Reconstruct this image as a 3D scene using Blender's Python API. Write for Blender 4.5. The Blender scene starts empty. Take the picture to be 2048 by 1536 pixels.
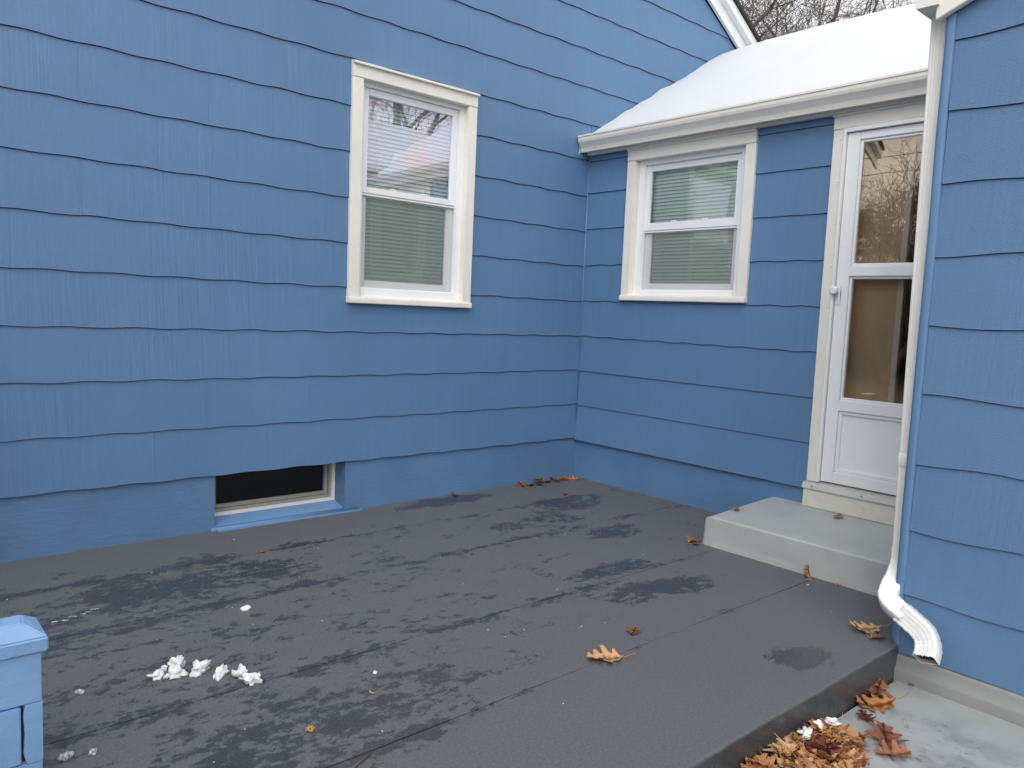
import bpy, bmesh, math, random
from mathutils import Vector, Matrix, noise as mnoise
random.seed(7)
scene = bpy.context.scene
C = scene.collection

# ------------------------------------------------------------------ camera
CAM = Vector((-4.4192, -4.2264, 1.2769)); YAW, PITCH, ROLL = 0.72275, -0.092575, 0.0431
fw = Vector((math.sin(YAW)*math.cos(PITCH), math.cos(YAW)*math.cos(PITCH), math.sin(PITCH)))
r0 = Vector((math.cos(YAW), -math.sin(YAW), 0)); u0 = r0.cross(fw)
rt = r0*math.cos(ROLL)+u0*math.sin(ROLL); up = -r0*math.sin(ROLL)+u0*math.cos(ROLL)
cd = bpy.data.cameras.new('camera'); cam = bpy.data.objects.new('camera', cd); C.objects.link(cam)
M = Matrix((rt, up, -fw)).transposed().to_4x4(); M.translation = CAM; cam.matrix_world = M
cd.sensor_width = 36.0; cd.lens = 36.0*1556.8/2048; cd.clip_start = 0.05; cd.clip_end = 600
scene.camera = cam

# ------------------------------------------------------------------ world, sun, exposure
SUN_EL, SUN_AZ = math.radians(45), math.radians(228)      # azimuth clockwise from +y
w = bpy.data.worlds.new('World'); scene.world = w; w.use_nodes = True
nt = w.node_tree; nt.nodes.clear()
sky = nt.nodes.new('ShaderNodeTexSky'); sky.sky_type = 'NISHITA'; sky.sun_disc = False
sky.sun_elevation = SUN_EL; sky.sun_rotation = SUN_AZ; sky.air_density = 1.0; sky.dust_density = 4.0; sky.ozone_density = 1.0
hs = nt.nodes.new('ShaderNodeHueSaturation'); hs.inputs['Saturation'].default_value = 0.16
bg = nt.nodes.new('ShaderNodeBackground'); bg.inputs['Strength'].default_value = 0.13
wo = nt.nodes.new('ShaderNodeOutputWorld')
cl = nt.nodes.new('ShaderNodeMix'); cl.data_type = 'RGBA'; cl.inputs[0].default_value = 0.72      # even, bright cloud cover over the clear sky
cl.inputs[7].default_value = (6.6, 6.65, 6.8, 1.0)
nt.links.new(sky.outputs[0], hs.inputs['Color']); nt.links.new(hs.outputs[0], cl.inputs[6]); nt.links.new(cl.outputs[2], bg.inputs['Color']); nt.links.new(bg.outputs[0], wo.inputs[0])
sd = bpy.data.lights.new('sun', 'SUN'); sd.energy = 0.6; sd.angle = math.radians(55); sd.color = (1.0, 0.97, 0.93)
so = bpy.data.objects.new('sun', sd); C.objects.link(so)
sdir = Vector((math.sin(SUN_AZ)*math.cos(SUN_EL), math.cos(SUN_AZ)*math.cos(SUN_EL), math.sin(SUN_EL)))
so.rotation_euler = sdir.to_track_quat('Z', 'Y').to_euler(); so.location = sdir*30
vs = scene.view_settings; vs.view_transform = 'Standard'; vs.look = 'None'; vs.exposure = 0.79; vs.gamma = 1.0

# ------------------------------------------------------------------ materials
MATS = {}
class N:
    def __init__(s, name):
        s.m = bpy.data.materials.new(name); s.m.use_nodes = True; s.t = s.m.node_tree
        s.b = s.t.nodes['Principled BSDF']; s.out = s.t.nodes['Material Output']; MATS[name] = s.m
    def n(s, typ, **kw):
        nd = s.t.nodes.new('ShaderNode'+typ)
        for k, v in kw.items(): setattr(nd, k, v)
        return nd
    def put(s, sock, v):
        if hasattr(v, 'is_output'): s.t.links.new(v, sock)
        elif v is not None: sock.default_value = v
    def math(s, op, a, b=None, c=None, clamp=False):
        nd = s.n('Math', operation=op); nd.use_clamp = clamp
        s.put(nd.inputs[0], a); s.put(nd.inputs[1], b)
        if c is not None: s.put(nd.inputs[2], c)
        return nd.outputs[0]
    def pos(s):
        return s.n('NewGeometry').outputs['Position']
    def sep(s, v):
        nd = s.n('SeparateXYZ'); s.put(nd.inputs[0], v); return nd.outputs
    def comb(s, x, y, z):
        nd = s.n('CombineXYZ'); s.put(nd.inputs[0], x); s.put(nd.inputs[1], y); s.put(nd.inputs[2], z); return nd.outputs[0]
    def noise(s, vec, scale, detail=3.0, rough=0.55, dist=0.0):
        nd = s.n('TexNoise'); s.put(nd.inputs['Vector'], vec); nd.inputs['Scale'].default_value = scale
        nd.inputs['Detail'].default_value = detail; nd.inputs['Roughness'].default_value = rough; nd.inputs['Distortion'].default_value = dist
        return nd.outputs['Fac']
    def ramp(s, f, a, b, lo=0.0, hi=1.0):
        nd = s.n('MapRange'); nd.interpolation_type = 'SMOOTHSTEP'; s.put(nd.inputs[0], f)
        nd.inputs[1].default_value = a; nd.inputs[2].default_value = b; nd.inputs[3].default_value = lo; nd.inputs[4].default_value = hi
        return nd.outputs[0]
    def mix(s, f, a, b):
        nd = s.n('Mix', data_type='RGBA'); s.put(nd.inputs[0], f)
        for k, v in ((6, a), (7, b)):
            if isinstance(v, tuple): v = (*v, 1.0) if len(v) == 3 else v
            s.put(nd.inputs[k], v)
        return nd.outputs[2]
    def scalecol(s, col, f):
        nd = s.n('VectorMath', operation='SCALE'); 
        if isinstance(col, tuple): nd.inputs[0].default_value = col[:3]
        else: s.t.links.new(col, nd.inputs[0])
        s.put(nd.inputs['Scale'], f); return nd.outputs[0]
    def bump(s, h, strength, dist, normal=None):
        nd = s.n('Bump'); s.put(nd.inputs['Height'], h); s.put(nd.inputs['Strength'], strength); nd.inputs['Distance'].default_value = dist
        if normal is not None: s.t.links.new(normal, nd.inputs['Normal'])
        return nd.outputs[0]
    def fin(s, col=None, rough=None, normal=None, **kw):
        b = s.b.inputs
        if col is not None: s.put(b['Base Color'], (*col, 1.0) if isinstance(col, tuple) and len(col) == 3 else col)
        if rough is not None: s.put(b['Roughness'], rough)
        if normal is not None: s.put(b['Normal'], normal)
        for k, v in kw.items(): s.put(b[k], v)
        return s.m

BLUE = (0.106, 0.211, 0.374)
def siding_mat(name, grain_amt=1.0, peel=0.35):
    s = N(name); p = s.pos(); x, y, z = s.sep(p); h = s.math('ADD', x, y)
    rnd = s.n('ObjectInfo').outputs['Random']
    off = s.math('MULTIPLY', rnd, 37.0)
    g = s.noise(s.comb(s.math('MULTIPLY', s.math('ADD', h, off), 62.0), off, s.math('MULTIPLY', z, 1.3)), 1.0, 3.0, 0.6)
    g2 = s.noise(s.comb(s.math('MULTIPLY', h, 150.0), off, s.math('MULTIPLY', z, 4.0)), 1.0, 2.0, 0.5)
    patch = s.noise(s.comb(s.math('MULTIPLY', h, 2.2), off, s.math('MULTIPLY', z, 0.9)), 1.0, 2.0)
    pm = s.ramp(s.math('ADD', patch, s.math('MULTIPLY', s.math('SUBTRACT', rnd, 0.5), 0.25)), 0.34, 0.82)
    fine = s.noise(p, 260.0, 3.0, 0.6)
    lump = s.noise(p, 45.0, 2.0)
    hgt = s.math('ADD', s.math('MULTIPLY', s.math('MULTIPLY', s.math('ADD', g, s.math('MULTIPLY', g2, 0.5)), s.math('ADD', s.math('MULTIPLY', pm, 0.75), 0.30)), 1.0*grain_amt),
                 s.math('ADD', s.math('MULTIPLY', fine, peel), s.math('MULTIPLY', lump, 0.25)))
    nrm = s.bump(hgt, 0.8, 0.0040)
    big = s.noise(p, 1.1, 4.0, 0.6)
    v = s.math('ADD', s.math('ADD', 0.945, s.math('MULTIPLY', rnd, 0.03)), s.math('MULTIPLY', s.math('SUBTRACT', big, 0.5), 0.22))
    v = s.math('ADD', v, s.math('MULTIPLY', s.math('MULTIPLY', s.math('SUBTRACT', s.math('ADD', s.math('MULTIPLY', g, 0.6), s.math('MULTIPLY', g2, 0.4)), 0.5), s.math('ADD', pm, 0.35)), 0.30))
    v = s.math('ADD', v, s.math('MULTIPLY', s.math('SUBTRACT', fine, 0.5), 0.14))
    col = s.scalecol(BLUE, v)
    smear = s.ramp(s.noise(s.comb(s.math('MULTIPLY', h, 9.0), 3.0, s.math('MULTIPLY', z, 1.0)), 1.0, 5.0, 0.65), 0.58, 0.8)
    col = s.mix(s.math('MULTIPLY', smear, 0.16), col, (0.19, 0.31, 0.50))
    rough = s.ramp(big, 0.3, 0.7, 0.36, 0.52)
    return s.fin(col, rough, nrm)
siding_mat('blue_siding'); siding_mat('blue_siding_thick', 0.7, 1.0)
def stucco_mat():
    s = N('blue_stucco'); p = s.pos()
    a = s.noise(p, 60.0, 5.0, 0.65); b = s.noise(p, 11.0, 4.0, 0.6, 0.8); c = s.noise(p, 300.0, 2.0)
    x, y, z = s.sep(p); h = s.math('ADD', x, y)
    br = s.noise(s.comb(s.math('MULTIPLY', h, 14.0), 1.0, s.math('MULTIPLY', z, 70.0)), 1.0, 4.0, 0.65, 0.6)      # trowel and brush strokes
    hgt = s.math('ADD', s.math('ADD', s.math('MULTIPLY', a, 0.4), s.math('MULTIPLY', b, 0.5)), s.math('ADD', s.math('MULTIPLY', c, 0.2), s.math('MULTIPLY', br, 0.55)))
    col = s.scalecol(BLUE, s.math('ADD', s.ramp(s.noise(p, 2.0, 5.0), 0.25, 0.75, 0.86, 1.06), s.math('MULTIPLY', s.math('SUBTRACT', br, 0.5), 0.14)))
    return s.fin(col, 0.5, s.bump(hgt, 0.7, 0.005))
stucco_mat()
def paint(name, col, rough=0.45, var=0.06, bump=0.15, dirt=0.0, dirtcol=(0.3, 0.27, 0.22), scale=30.0):
    s = N(name); p = s.pos()
    c = s.scalecol(col, s.ramp(s.noise(p, 3.0, 4.0), 0.25, 0.75, 1-var, 1+var*0.4))
    if dirt:
        d = s.math('MULTIPLY', s.ramp(s.noise(p, 14.0, 6.0, 0.7), 0.5, 0.75), dirt)
        c = s.mix(d, c, dirtcol)
    nrm = s.bump(s.math('ADD', s.noise(p, scale, 3.0), s.math('MULTIPLY', s.noise(p, scale*8, 2.0), 0.3)), bump, 0.004)
    return s.fin(c, rough, nrm)
paint('cream_trim', (0.80, 0.775, 0.71), 0.45, 0.06, 0.25, 0.10)
paint('cream_gutter', (0.78, 0.755, 0.69), 0.36, 0.05, 0.06, 0.10, scale=8.0)
paint('white_vinyl', (0.83, 0.84, 0.85), 0.32, 0.02, 0.03)
paint('white_metal', (0.86, 0.865, 0.865), 0.30, 0.02, 0.03, 0.05)
paint('white_downspout', (0.80, 0.785, 0.74), 0.34, 0.04, 0.10, 0.12)
paint('white_elbow', (0.83, 0.82, 0.79), 0.34, 0.04, 0.35, 0.06, scale=45.0)
paint('grey_frame', (0.33, 0.32, 0.29), 0.45, 0.08, 0.1, 0.2)
paint('pale_blue', (0.245, 0.42, 0.70), 0.42, 0.12, 0.5)
paint('blue_gloss', (0.105, 0.215, 0.40), 0.42, 0.05, 0.3)
paint('blue_sill', (0.16, 0.30, 0.53), 0.4, 0.05, 0.3)
paint('raw_edge_shade', (0.022, 0.030, 0.048), 0.8, 0.2, 0.2)  # unpainted lower edge, coloured near-black to paint in the shadow line under each course
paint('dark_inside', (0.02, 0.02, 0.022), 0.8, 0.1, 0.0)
paint('black_shingle', (0.035, 0.033, 0.032), 0.85, 0.2, 0.6)
paint('tan_door', (0.68, 0.56, 0.43), 0.5, 0.05, 0.05)
paint('slat', (0.92, 0.92, 0.90), 0.5, 0.02, 0.0)
paint('aluminium', (0.55, 0.55, 0.52), 0.4, 0.1, 0.2, 0.4, (0.30, 0.29, 0.26), 60.0)
paint('weathered_white_wood', (0.72, 0.69, 0.60), 0.55, 0.05, 0.3, 0.35, (0.42, 0.36, 0.27), 20.0)
paint('shade_fence_wood', (0.16, 0.145, 0.13), 0.85, 0.2, 0.4)
paint('pole_wood', (0.10, 0.075, 0.055), 0.9, 0.2, 0.4)
paint('cable', (0.02, 0.02, 0.02), 0.7, 0.0, 0.0)
paint('evergreen', (0.035, 0.05, 0.025), 0.8, 0.3, 0.2)

def patio_mat():
    s = N('dark_patio_paint'); p = s.pos(); x, y, z = s.sep(p)
    # blotchy film of meltwater, drawn out along the slabs
    warp = s.n('TexNoise'); s.put(warp.inputs['Vector'], p); warp.inputs['Scale'].default_value = 16.0; warp.inputs['Detail'].default_value = 5.0; warp.inputs['Roughness'].default_value = 0.7
    wv = s.n('VectorMath', operation='MULTIPLY_ADD'); s.t.links.new(warp.outputs['Color'], wv.inputs[0]); wv.inputs[1].default_value = (0.10, 0.05, 0.0)
    s.t.links.new(p, wv.inputs[2]); q = wv.outputs[0]; qx, qy, qz = s.sep(q)
    n1 = s.noise(s.comb(s.math('MULTIPLY', qx, 3.8), s.math('MULTIPLY', qy, 6.2), 0.0), 1.0, 10.0, 0.74)
    n2 = s.noise(s.comb(s.math('MULTIPLY', qx, 17.0), s.math('MULTIPLY', qy, 25.0), 4.0), 1.0, 7.0, 0.78)
    n3 = s.noise(p, 95.0, 3.0, 0.7)
    f = s.math('ADD', s.math('ADD', s.math('MULTIPLY', n1, 0.47), s.math('MULTIPLY', n2, 0.43)), s.math('MULTIPLY', n3, 0.10))
    bias = s.math('ADD', s.ramp(x, -4.2, -0.8, 0.026, -0.022), s.ramp(y, -2.75, -1.9, -0.085, 0.0))
    bias = s.math('ADD', bias, s.ramp(y, -0.55, -0.15, 0.0, -0.06))
    for jy in (-0.500, -1.055, -1.812, -2.385):                 # water lingers along the joints
        bias = s.math('ADD', bias, s.ramp(s.math('ABSOLUTE', s.math('SUBTRACT', y, jy)), 0.0, 0.07, 0.045, 0.0))
    for (cx, cy, rx, ry, am) in ((-1.58, -2.0, 0.22, 0.09, 0.11), (-1.34, -2.08, 0.16, 0.10, 0.11), (-1.46, -1.70, 0.26, 0.07, 0.11), (-0.95, -1.25, 0.22, 0.12, 0.09),
                                 (-0.70, -0.62, 0.35, 0.16, 0.09), (-1.2, -0.85, 0.30, 0.14, 0.08), (-3.2, -0.75, 0.45, 0.2, 0.06), (-3.3, -2.3, 0.5, 0.25, 0.07)):   # slight hollows
        dx = s.math('DIVIDE', s.math('SUBTRACT', x, cx), rx); dy = s.math('DIVIDE', s.math('SUBTRACT', y, cy), ry)
        bias = s.math('ADD', bias, s.ramp(s.math('ADD', s.math('MULTIPLY', dx, dx), s.math('MULTIPLY', dy, dy)), 0.0, 2.2, am, 0.0))
    wet = s.ramp(s.math('ADD', f, bias), 0.540, 0.552)
    face = s.ramp(z, -0.016, -0.005, 1.0, 0.0)                 # slab's front face takes the darker, smoother tone
    def blob(cx, cy, rx, ry):
        dx = s.math('DIVIDE', s.math('SUBTRACT', qx, cx+0.08), rx); dy = s.math('DIVIDE', s.math('SUBTRACT', qy, cy+0.035), ry)
        d = s.math('SQRT', s.math('ADD', s.math('MULTIPLY', dx, dx), s.math('MULTIPLY', dy, dy)))
        d = s.math('ADD', d, s.math('ADD', s.math('MULTIPLY', s.math('SUBTRACT', n2, 0.5), 3.2), s.math('MULTIPLY', s.math('SUBTRACT', n1, 0.5), 3.0)))
        return s.ramp(d, 0.94, 1.02, 1.0, 0.0)
    for bl in ((-1.38, -0.15, 0.36, 0.10), (-1.66, -2.83, 0.14, 0.085)):
        wet = s.math('MAXIMUM', wet, blob(*bl))
    wet = s.math('MAXIMUM', wet, face)
    dust = s.ramp(s.noise(p, 1.7, 5.0, 0.6), 0.45, 0.75)
    base = s.mix(s.math('MULTIPLY', dust, 0.55), (0.108, 0.114, 0.122), (0.118, 0.118, 0.117))
    fine = s.noise(p, 120.0, 4.0, 0.7)
    base = s.scalecol(base, s.math('MULTIPLY', s.ramp(fine, 0.3, 0.7, 0.80, 1.15), s.ramp(n3, 0.3, 0.7, 0.9, 1.1)))
    spk = s.ramp(s.noise(p, 70.0, 2.0), 0.74, 0.78)
    base = s.mix(s.math('MULTIPLY', spk, 0.25), base, (0.2, 0.2, 0.2))
    wetc = s.scalecol(base, 0.52)
    wetc = s.mix(0.35, wetc, (0.041, 0.046, 0.052))
    col = s.mix(wet, base, wetc)
    rough = s.math('SUBTRACT', s.ramp(fine, 0.3, 0.7, 0.62, 0.76), s.math('MULTIPLY', wet, 0.38))
    hgt = s.math('ADD', s.math('MULTIPLY', fine, 0.5), s.math('MULTIPLY', s.noise(p, 22.0, 3.0), 0.7))
    nrm = s.bump(hgt, s.math('SUBTRACT', 0.55, s.math('MULTIPLY', wet, 0.30)), 0.004)
    return s.fin(col, rough, nrm)
patio_mat()
def concrete(name, col, worn, rough=0.6, spot=None):
    s = N(name); p = s.pos(); x, y, z = s.sep(p)
    a = s.noise(p, 6.0, 6.0, 0.65); b = s.noise(p, 90.0, 4.0, 0.65); c = s.noise(p, 1.3, 4.0, 0.6)
    cc = s.scalecol(col, s.math('ADD', s.ramp(c, 0.3, 0.7, 0.86, 1.08), s.math('MULTIPLY', s.math('SUBTRACT', b, 0.5), 0.12)))
    wr = s.ramp(a, 0.58, 0.74, 0.0, 0.16)
    if spot:
        dx = s.math('SUBTRACT', x, spot[0]); dy = s.math('SUBTRACT', y, spot[1])
        d = s.math('SQRT', s.math('ADD', s.math('MULTIPLY', dx, dx), s.math('MULTIPLY', dy, dy)))
        near = s.ramp(d, 0.05, spot[2], 1.0, 0.0)
        chips = s.ramp(s.noise(p, 38.0, 5.0, 0.7), 0.60, 0.64)
        wr = s.math('MAXIMUM', wr, s.math('MULTIPLY', near, s.math('ADD', s.math('MULTIPLY', chips, 0.6), s.ramp(a, 0.4, 0.6, 0.0, 0.45))), clamp=True)
    cc = s.mix(wr, cc, worn)
    hgt = s.math('ADD', s.math('MULTIPLY', b, 0.35), s.math('MULTIPLY', a, 0.8))
    return s.fin(cc, s.math('SUBTRACT', rough, s.math('MULTIPLY', wr, 0.25)), s.bump(hgt, 0.5, 0.005))
concrete('grey_walk_paint', (0.345, 0.365, 0.36), (0.13, 0.135, 0.14), 0.55, (-1.62, -3.34, 0.42))
concrete('grey_step_paint', (0.44, 0.46, 0.45), (0.33, 0.345, 0.34), 0.5)
concrete('grey_base_paint', (0.25, 0.255, 0.25), (0.20, 0.2, 0.2), 0.55)
def lawn_mat():
    s = N('winter_lawn'); p = s.pos()
    a = s.noise(p, 1.1, 6.0, 0.65); b = s.noise(p, 30.0, 4.0, 0.7)
    g = s.mix(b, (0.05, 0.055, 0.025), (0.14, 0.12, 0.06))
    return s.fin(s.mix(s.ramp(a, 0.60, 0.64), g, (0.78, 0.79, 0.82)), 0.9)
lawn_mat()
def snow_mat():
    s = N('snow'); p = s.pos()
    h = s.math('ADD', s.math('MULTIPLY', s.noise(p, 14.0, 4.0), 0.35), s.math('MULTIPLY', s.noise(p, 160.0, 3.0, 0.7), 0.18))
    return s.fin((0.63, 0.645, 0.675), 0.75, s.bump(h, 0.55, 0.014), **{'Subsurface Weight': 0.25, 'Subsurface Radius': (0.05, 0.05, 0.05), 'Subsurface Scale': 0.3})
snow_mat()
def ice_mat():
    s = N('wet_snow'); p = s.pos()
    h = s.math('ADD', s.noise(p, 90.0, 4.0, 0.65), s.math('MULTIPLY', s.noise(p, 400.0, 2.0), 0.4))
    c = s.mix(s.ramp(s.noise(p, 40.0, 3.0), 0.35, 0.6), (0.70, 0.73, 0.76), (0.92, 0.93, 0.94))
    return s.fin(c, 0.35, s.bump(h, 0.6, 0.006), **{'Subsurface Weight': 0.4, 'Subsurface Radius': (0.02, 0.02, 0.02), 'Subsurface Scale': 0.3})
ice_mat()
def clear_ice():
    s = N('clear_ice'); s.t.nodes.remove(s.b); p = s.pos()
    tr = s.n('BsdfTransparent'); tr.inputs[0].default_value = (0.9, 0.93, 0.95, 1); pr = s.n('BsdfPrincipled'); pr.inputs['Base Color'].default_value = (0.75, 0.78, 0.8, 1); pr.inputs['Roughness'].default_value = 0.2
    mx = s.n('MixShader'); s.put(mx.inputs[0], s.ramp(s.noise(p, 120.0, 3.0), 0.35, 0.65, 0.15, 0.75)); s.t.links.new(tr.outputs[0], mx.inputs[1]); s.t.links.new(pr.outputs[0], mx.inputs[2]); s.t.links.new(mx.outputs[0], s.out.inputs[0])
clear_ice()
def leaf_mat():
    s = N('dry_leaf'); oi = s.n('ObjectInfo'); p = s.n('TexCoord').outputs['Object']
    v = s.noise(p, 45.0, 4.0, 0.65)
    c = s.scalecol(oi.outputs['Color'], s.ramp(v, 0.3, 0.7, 0.6, 1.2))
    return s.fin(c, 0.42, s.bump(v, 0.4, 0.004), **{'Specular IOR Level': 0.4})
leaf_mat()
def bark_mat():
    s = N('bark'); p = s.pos()
    v = s.noise(p, 9.0, 5.0, 0.65)
    return s.fin(s.mix(v, (0.07, 0.055, 0.047), (0.19, 0.155, 0.13)), 0.9, s.bump(v, 0.6, 0.03))
bark_mat()
def glass_mat(name, tint, refl, reflcol=(1, 1, 1), film=None):
    s = N(name); s.t.nodes.remove(s.b)
    tr = s.n('BsdfTransparent'); tr.inputs[0].default_value = (*tint, 1)
    gl = s.n('BsdfGlossy'); gl.inputs['Roughness'].default_value = 0.0; gl.inputs['Color'].default_value = (*reflcol, 1)
    if film:
        p = s.pos(); f = s.noise(p, 2.6, 2.0, 0.5, 1.2)
        c = s.mix(s.ramp(f, 0.45, 0.62, 0.0, 0.6), film[0], film[1])
        px_, py_, pz_ = s.sep(p); dx = s.math('DIVIDE', s.math('ADD', px_, 1.50), 0.20); dz = s.math('DIVIDE', s.math('SUBTRACT', pz_, 2.17), 0.11)   # pink oval mixed into the reflection tint
        dd = s.math('ADD', s.math('SQRT', s.math('ADD', s.math('MULTIPLY', dx, dx), s.math('MULTIPLY', dz, dz))), s.math('MULTIPLY', s.math('SUBTRACT', s.noise(p, 9.0, 2.0), 0.5), 1.4))
        c = s.mix(s.ramp(dd, 0.3, 1.3, 0.75, 0.0), c, (1.0, 0.68, 0.76)); s.t.links.new(c, gl.inputs['Color'])
    p = s.pos(); nb = s.bump(s.noise(p, 2.2, 1.0), 0.08, 0.02); s.t.links.new(nb, gl.inputs['Normal'])
    fr = s.n('Fresnel'); fr.inputs[0].default_value = 1.5
    fac = s.math('ADD', s.math('MULTIPLY', fr.outputs[0], 1.2), refl, clamp=True)
    mx = s.n('MixShader'); s.t.links.new(fac, mx.inputs[0]); s.t.links.new(tr.outputs[0], mx.inputs[1]); s.t.links.new(gl.outputs[0], mx.inputs[2])
    s.t.links.new(mx.outputs[0], s.out.inputs[0])
glass_mat('coated_glass', (0.88, 0.96, 0.92), 0.34, film=((0.80, 0.80, 1.0), (1.0, 0.76, 0.84)))
glass_mat('window_glass', (0.90, 0.985, 0.95), 0.06, (0.85, 1.0, 0.95))
glass_mat('storm_glass', (0.95, 0.92, 0.87), 0.22, (1.0, 0.86, 0.67))
glass_mat('basement_glass', (0.30, 0.30, 0.30), 0.0)
def screen_mat():
    s = N('insect_screen'); s.t.nodes.remove(s.b)
    tr = s.n('BsdfTransparent'); df = s.n('BsdfDiffuse'); df.inputs[0].default_value = (0.24, 0.25, 0.24, 1)
    mx = s.n('MixShader'); mx.inputs[0].default_value = 0.24
    s.t.links.new(tr.outputs[0], mx.inputs[1]); s.t.links.new(df.outputs[0], mx.inputs[2]); s.t.links.new(mx.outputs[0], s.out.inputs[0])
screen_mat()

# ------------------------------------------------------------------ mesh helpers
class MB:
    def __init__(s): s.v = []; s.f = []; s.sm = []
    def quad(s, a, b, c, d, smooth=False):
        n = len(s.v); s.v += [tuple(a), tuple(b), tuple(c), tuple(d)]; s.f.append((n, n+1, n+2, n+3)); s.sm.append(smooth)
    def box(s, x0, x1, y0, y1, z0, z1, P=None):
        if x0 > x1: x0, x1 = x1, x0
        if y0 > y1: y0, y1 = y1, y0
        n = len(s.v)
        for z in (z0, z1):
            for (x, y) in ((x0, y0), (x1, y0), (x1, y1), (x0, y1)):
                q = (x, y, z); s.v.append(tuple(P(*q)) if P else q)
        for f in ((0, 3, 2, 1), (4, 5, 6, 7), (0, 1, 5, 4), (1, 2, 6, 5), (2, 3, 7, 6), (3, 0, 4, 7)):
            s.f.append(tuple(n+i for i in f)); s.sm.append(False)
        return s
    def prism(s, poly, a, b, P, smooth=False):
        """poly: list of 2-D points; P(t, p, q) -> world"""
        n = len(s.v); k = len(poly)
        for t in (a, b):
            for (p, q) in poly: s.v.append(tuple(P(t, p, q)))
        s.f.append(tuple(n+i for i in range(k))); s.f.append(tuple(n+k+i for i in reversed(range(k)))); s.sm += [False, False]
        for i in range(k):
            j = (i+1) % k; s.f.append((n+i, n+k+i, n+k+j, n+j)); s.sm.append(smooth)
        return s
    def sheet(s, poly, ts, P, smooth=True, closed=False):
        n = len(s.v); k = len(poly)
        for t in ts:
            for (p, q) in poly: s.v.append(tuple(P(t, p, q)))
        for a in range(len(ts)-1):
            for i in range(k if closed else k-1):
                j = (i+1) % k; s.f.append((n+a*k+i, n+a*k+j, n+(a+1)*k+j, n+(a+1)*k+i)); s.sm.append(smooth)
        return s
    def tube(s, pts, rad, sides=6, cap=True):
        n = len(s.v); prev = None
        for i, p in enumerate(pts):
            p = Vector(p); d = (Vector(pts[min(i+1, len(pts)-1)])-Vector(pts[max(i-1, 0)]))
            d = d.normalized() if d.length > 1e-9 else Vector((0, 0, 1))
            if prev is None: a = d.orthogonal().normalized()
            else:
                a = prev-d*prev.dot(d); a = a.normalized() if a.length > 1e-6 else d.orthogonal().normalized()
            prev = a; b = d.cross(a)
            r = rad[i] if isinstance(rad, (list, tuple)) else rad
            for k in range(sides):
                th = 2*math.pi*k/sides; s.v.append(tuple(p+(a*math.cos(th)+b*math.sin(th))*r))
        for i in range(len(pts)-1):
            for k in range(sides):
                l = (k+1) % sides; s.f.append((n+i*sides+k, n+i*sides+l, n+(i+1)*sides+l, n+(i+1)*sides+k)); s.sm.append(True)
        if cap:
            s.f.append(tuple(n+k for k in reversed(range(sides)))); s.sm.append(False)
            m = n+(len(pts)-1)*sides; s.f.append(tuple(m+k for k in range(sides))); s.sm.append(False)
        return s
    def build(s, name, mat, parent=None, origin=None, bevel=0.0, fix=True, kind=None):
        o0 = Vector(origin) if origin is not None else (world_origin(parent) if parent else Vector((0, 0, 0)))
        me = bpy.data.meshes.new(name)
        me.from_pydata([tuple(Vector(v)-o0) for v in s.v], [], s.f)
        me.polygons.foreach_set('use_smooth', s.sm)
        if fix or bevel:
            bm = bmesh.new(); bm.from_mesh(me)
            bmesh.ops.remove_doubles(bm, verts=bm.verts, dist=1e-5)
            bmesh.ops.recalc_face_normals(bm, faces=bm.faces)
            if bevel:
                ed = [e for e in bm.edges if len(e.link_faces) == 2 and e.calc_face_angle(0) > 0.6]
                bmesh.ops.bevel(bm, geom=ed, offset=bevel, segments=2, affect='EDGES', clamp_overlap=True)
            bm.to_mesh(me); bm.free()
        if mat: me.materials.append(MATS[mat])
        o = bpy.data.objects.new(name, me); C.objects.link(o)
        if parent: o.parent = parent; o.location = o0-world_origin(parent)
        else: o.location = o0
        if kind: o['kind'] = kind
        return o
def world_origin(o):
    v = Vector((0, 0, 0))
    while o is not None: v += o.location; o = o.parent
    return v
def tag(o, label=None, cat=None, group=None, kind=None):
    for k, v in (('label', label), ('category', cat), ('group', group), ('kind', kind)):
        if v: o[k] = v
    return o
def empty(name, loc, parent=None):
    o = bpy.data.objects.new(name, None); C.objects.link(o); o.empty_display_size = 0.1
    if parent: o.parent = parent; o.location = Vector(loc)-world_origin(parent)
    else: o.location = loc
    return o
def nz(*a): return mnoise.noise(Vector(a))

# wall frames: u along the wall, v outwards, z up
PL = lambda u, v, z: (u, -v, z)              # main house, u = x
PR = lambda u, v, z: (-v, -u, z)             # breezeway, u = -y
GX = -1.17
PG = lambda u, v, z: (GX-v, -u, z)           # garage gable, u = -y

# ------------------------------------------------------------------ ground, walk, patio
g = MB(); g.quad((-150, -150, -0.22), (150, -150, -0.22), (150, 150, -0.22), (-150, 150, -0.22)); tag(g.build('ground', 'winter_lawn'), kind='structure')
g = MB(); g.box(-7, 1.5, -7.2, -3.004, -0.30, -0.14); tag(g.build('walkway', 'grey_walk_paint', bevel=0.01), kind='structure')
base = MB(); base.box(-6.0, 0.3, -2.985, 0.3, -0.21, -0.012)
patio = tag(base.build('patio', 'dark_patio_paint'), kind='structure')
JY = [0.004, -0.500, -1.055, -1.812, -2.385, -3.0]
def joint_half(x, j):
    a = nz(x*0.9, j*7.3, 1.0); b = nz(x*11, j*3.1, 5.0)
    wd = max(0.0006, 0.0020+0.0034*a+0.0016*b)
    if j == 1: wd *= 0.6
    return wd
def joint_mid(x, j): return JY[j]+0.004*nz(x*6, j*5.0, 2.0)+0.010*nz(x*0.8, j*2.0, 9.0)
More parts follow.
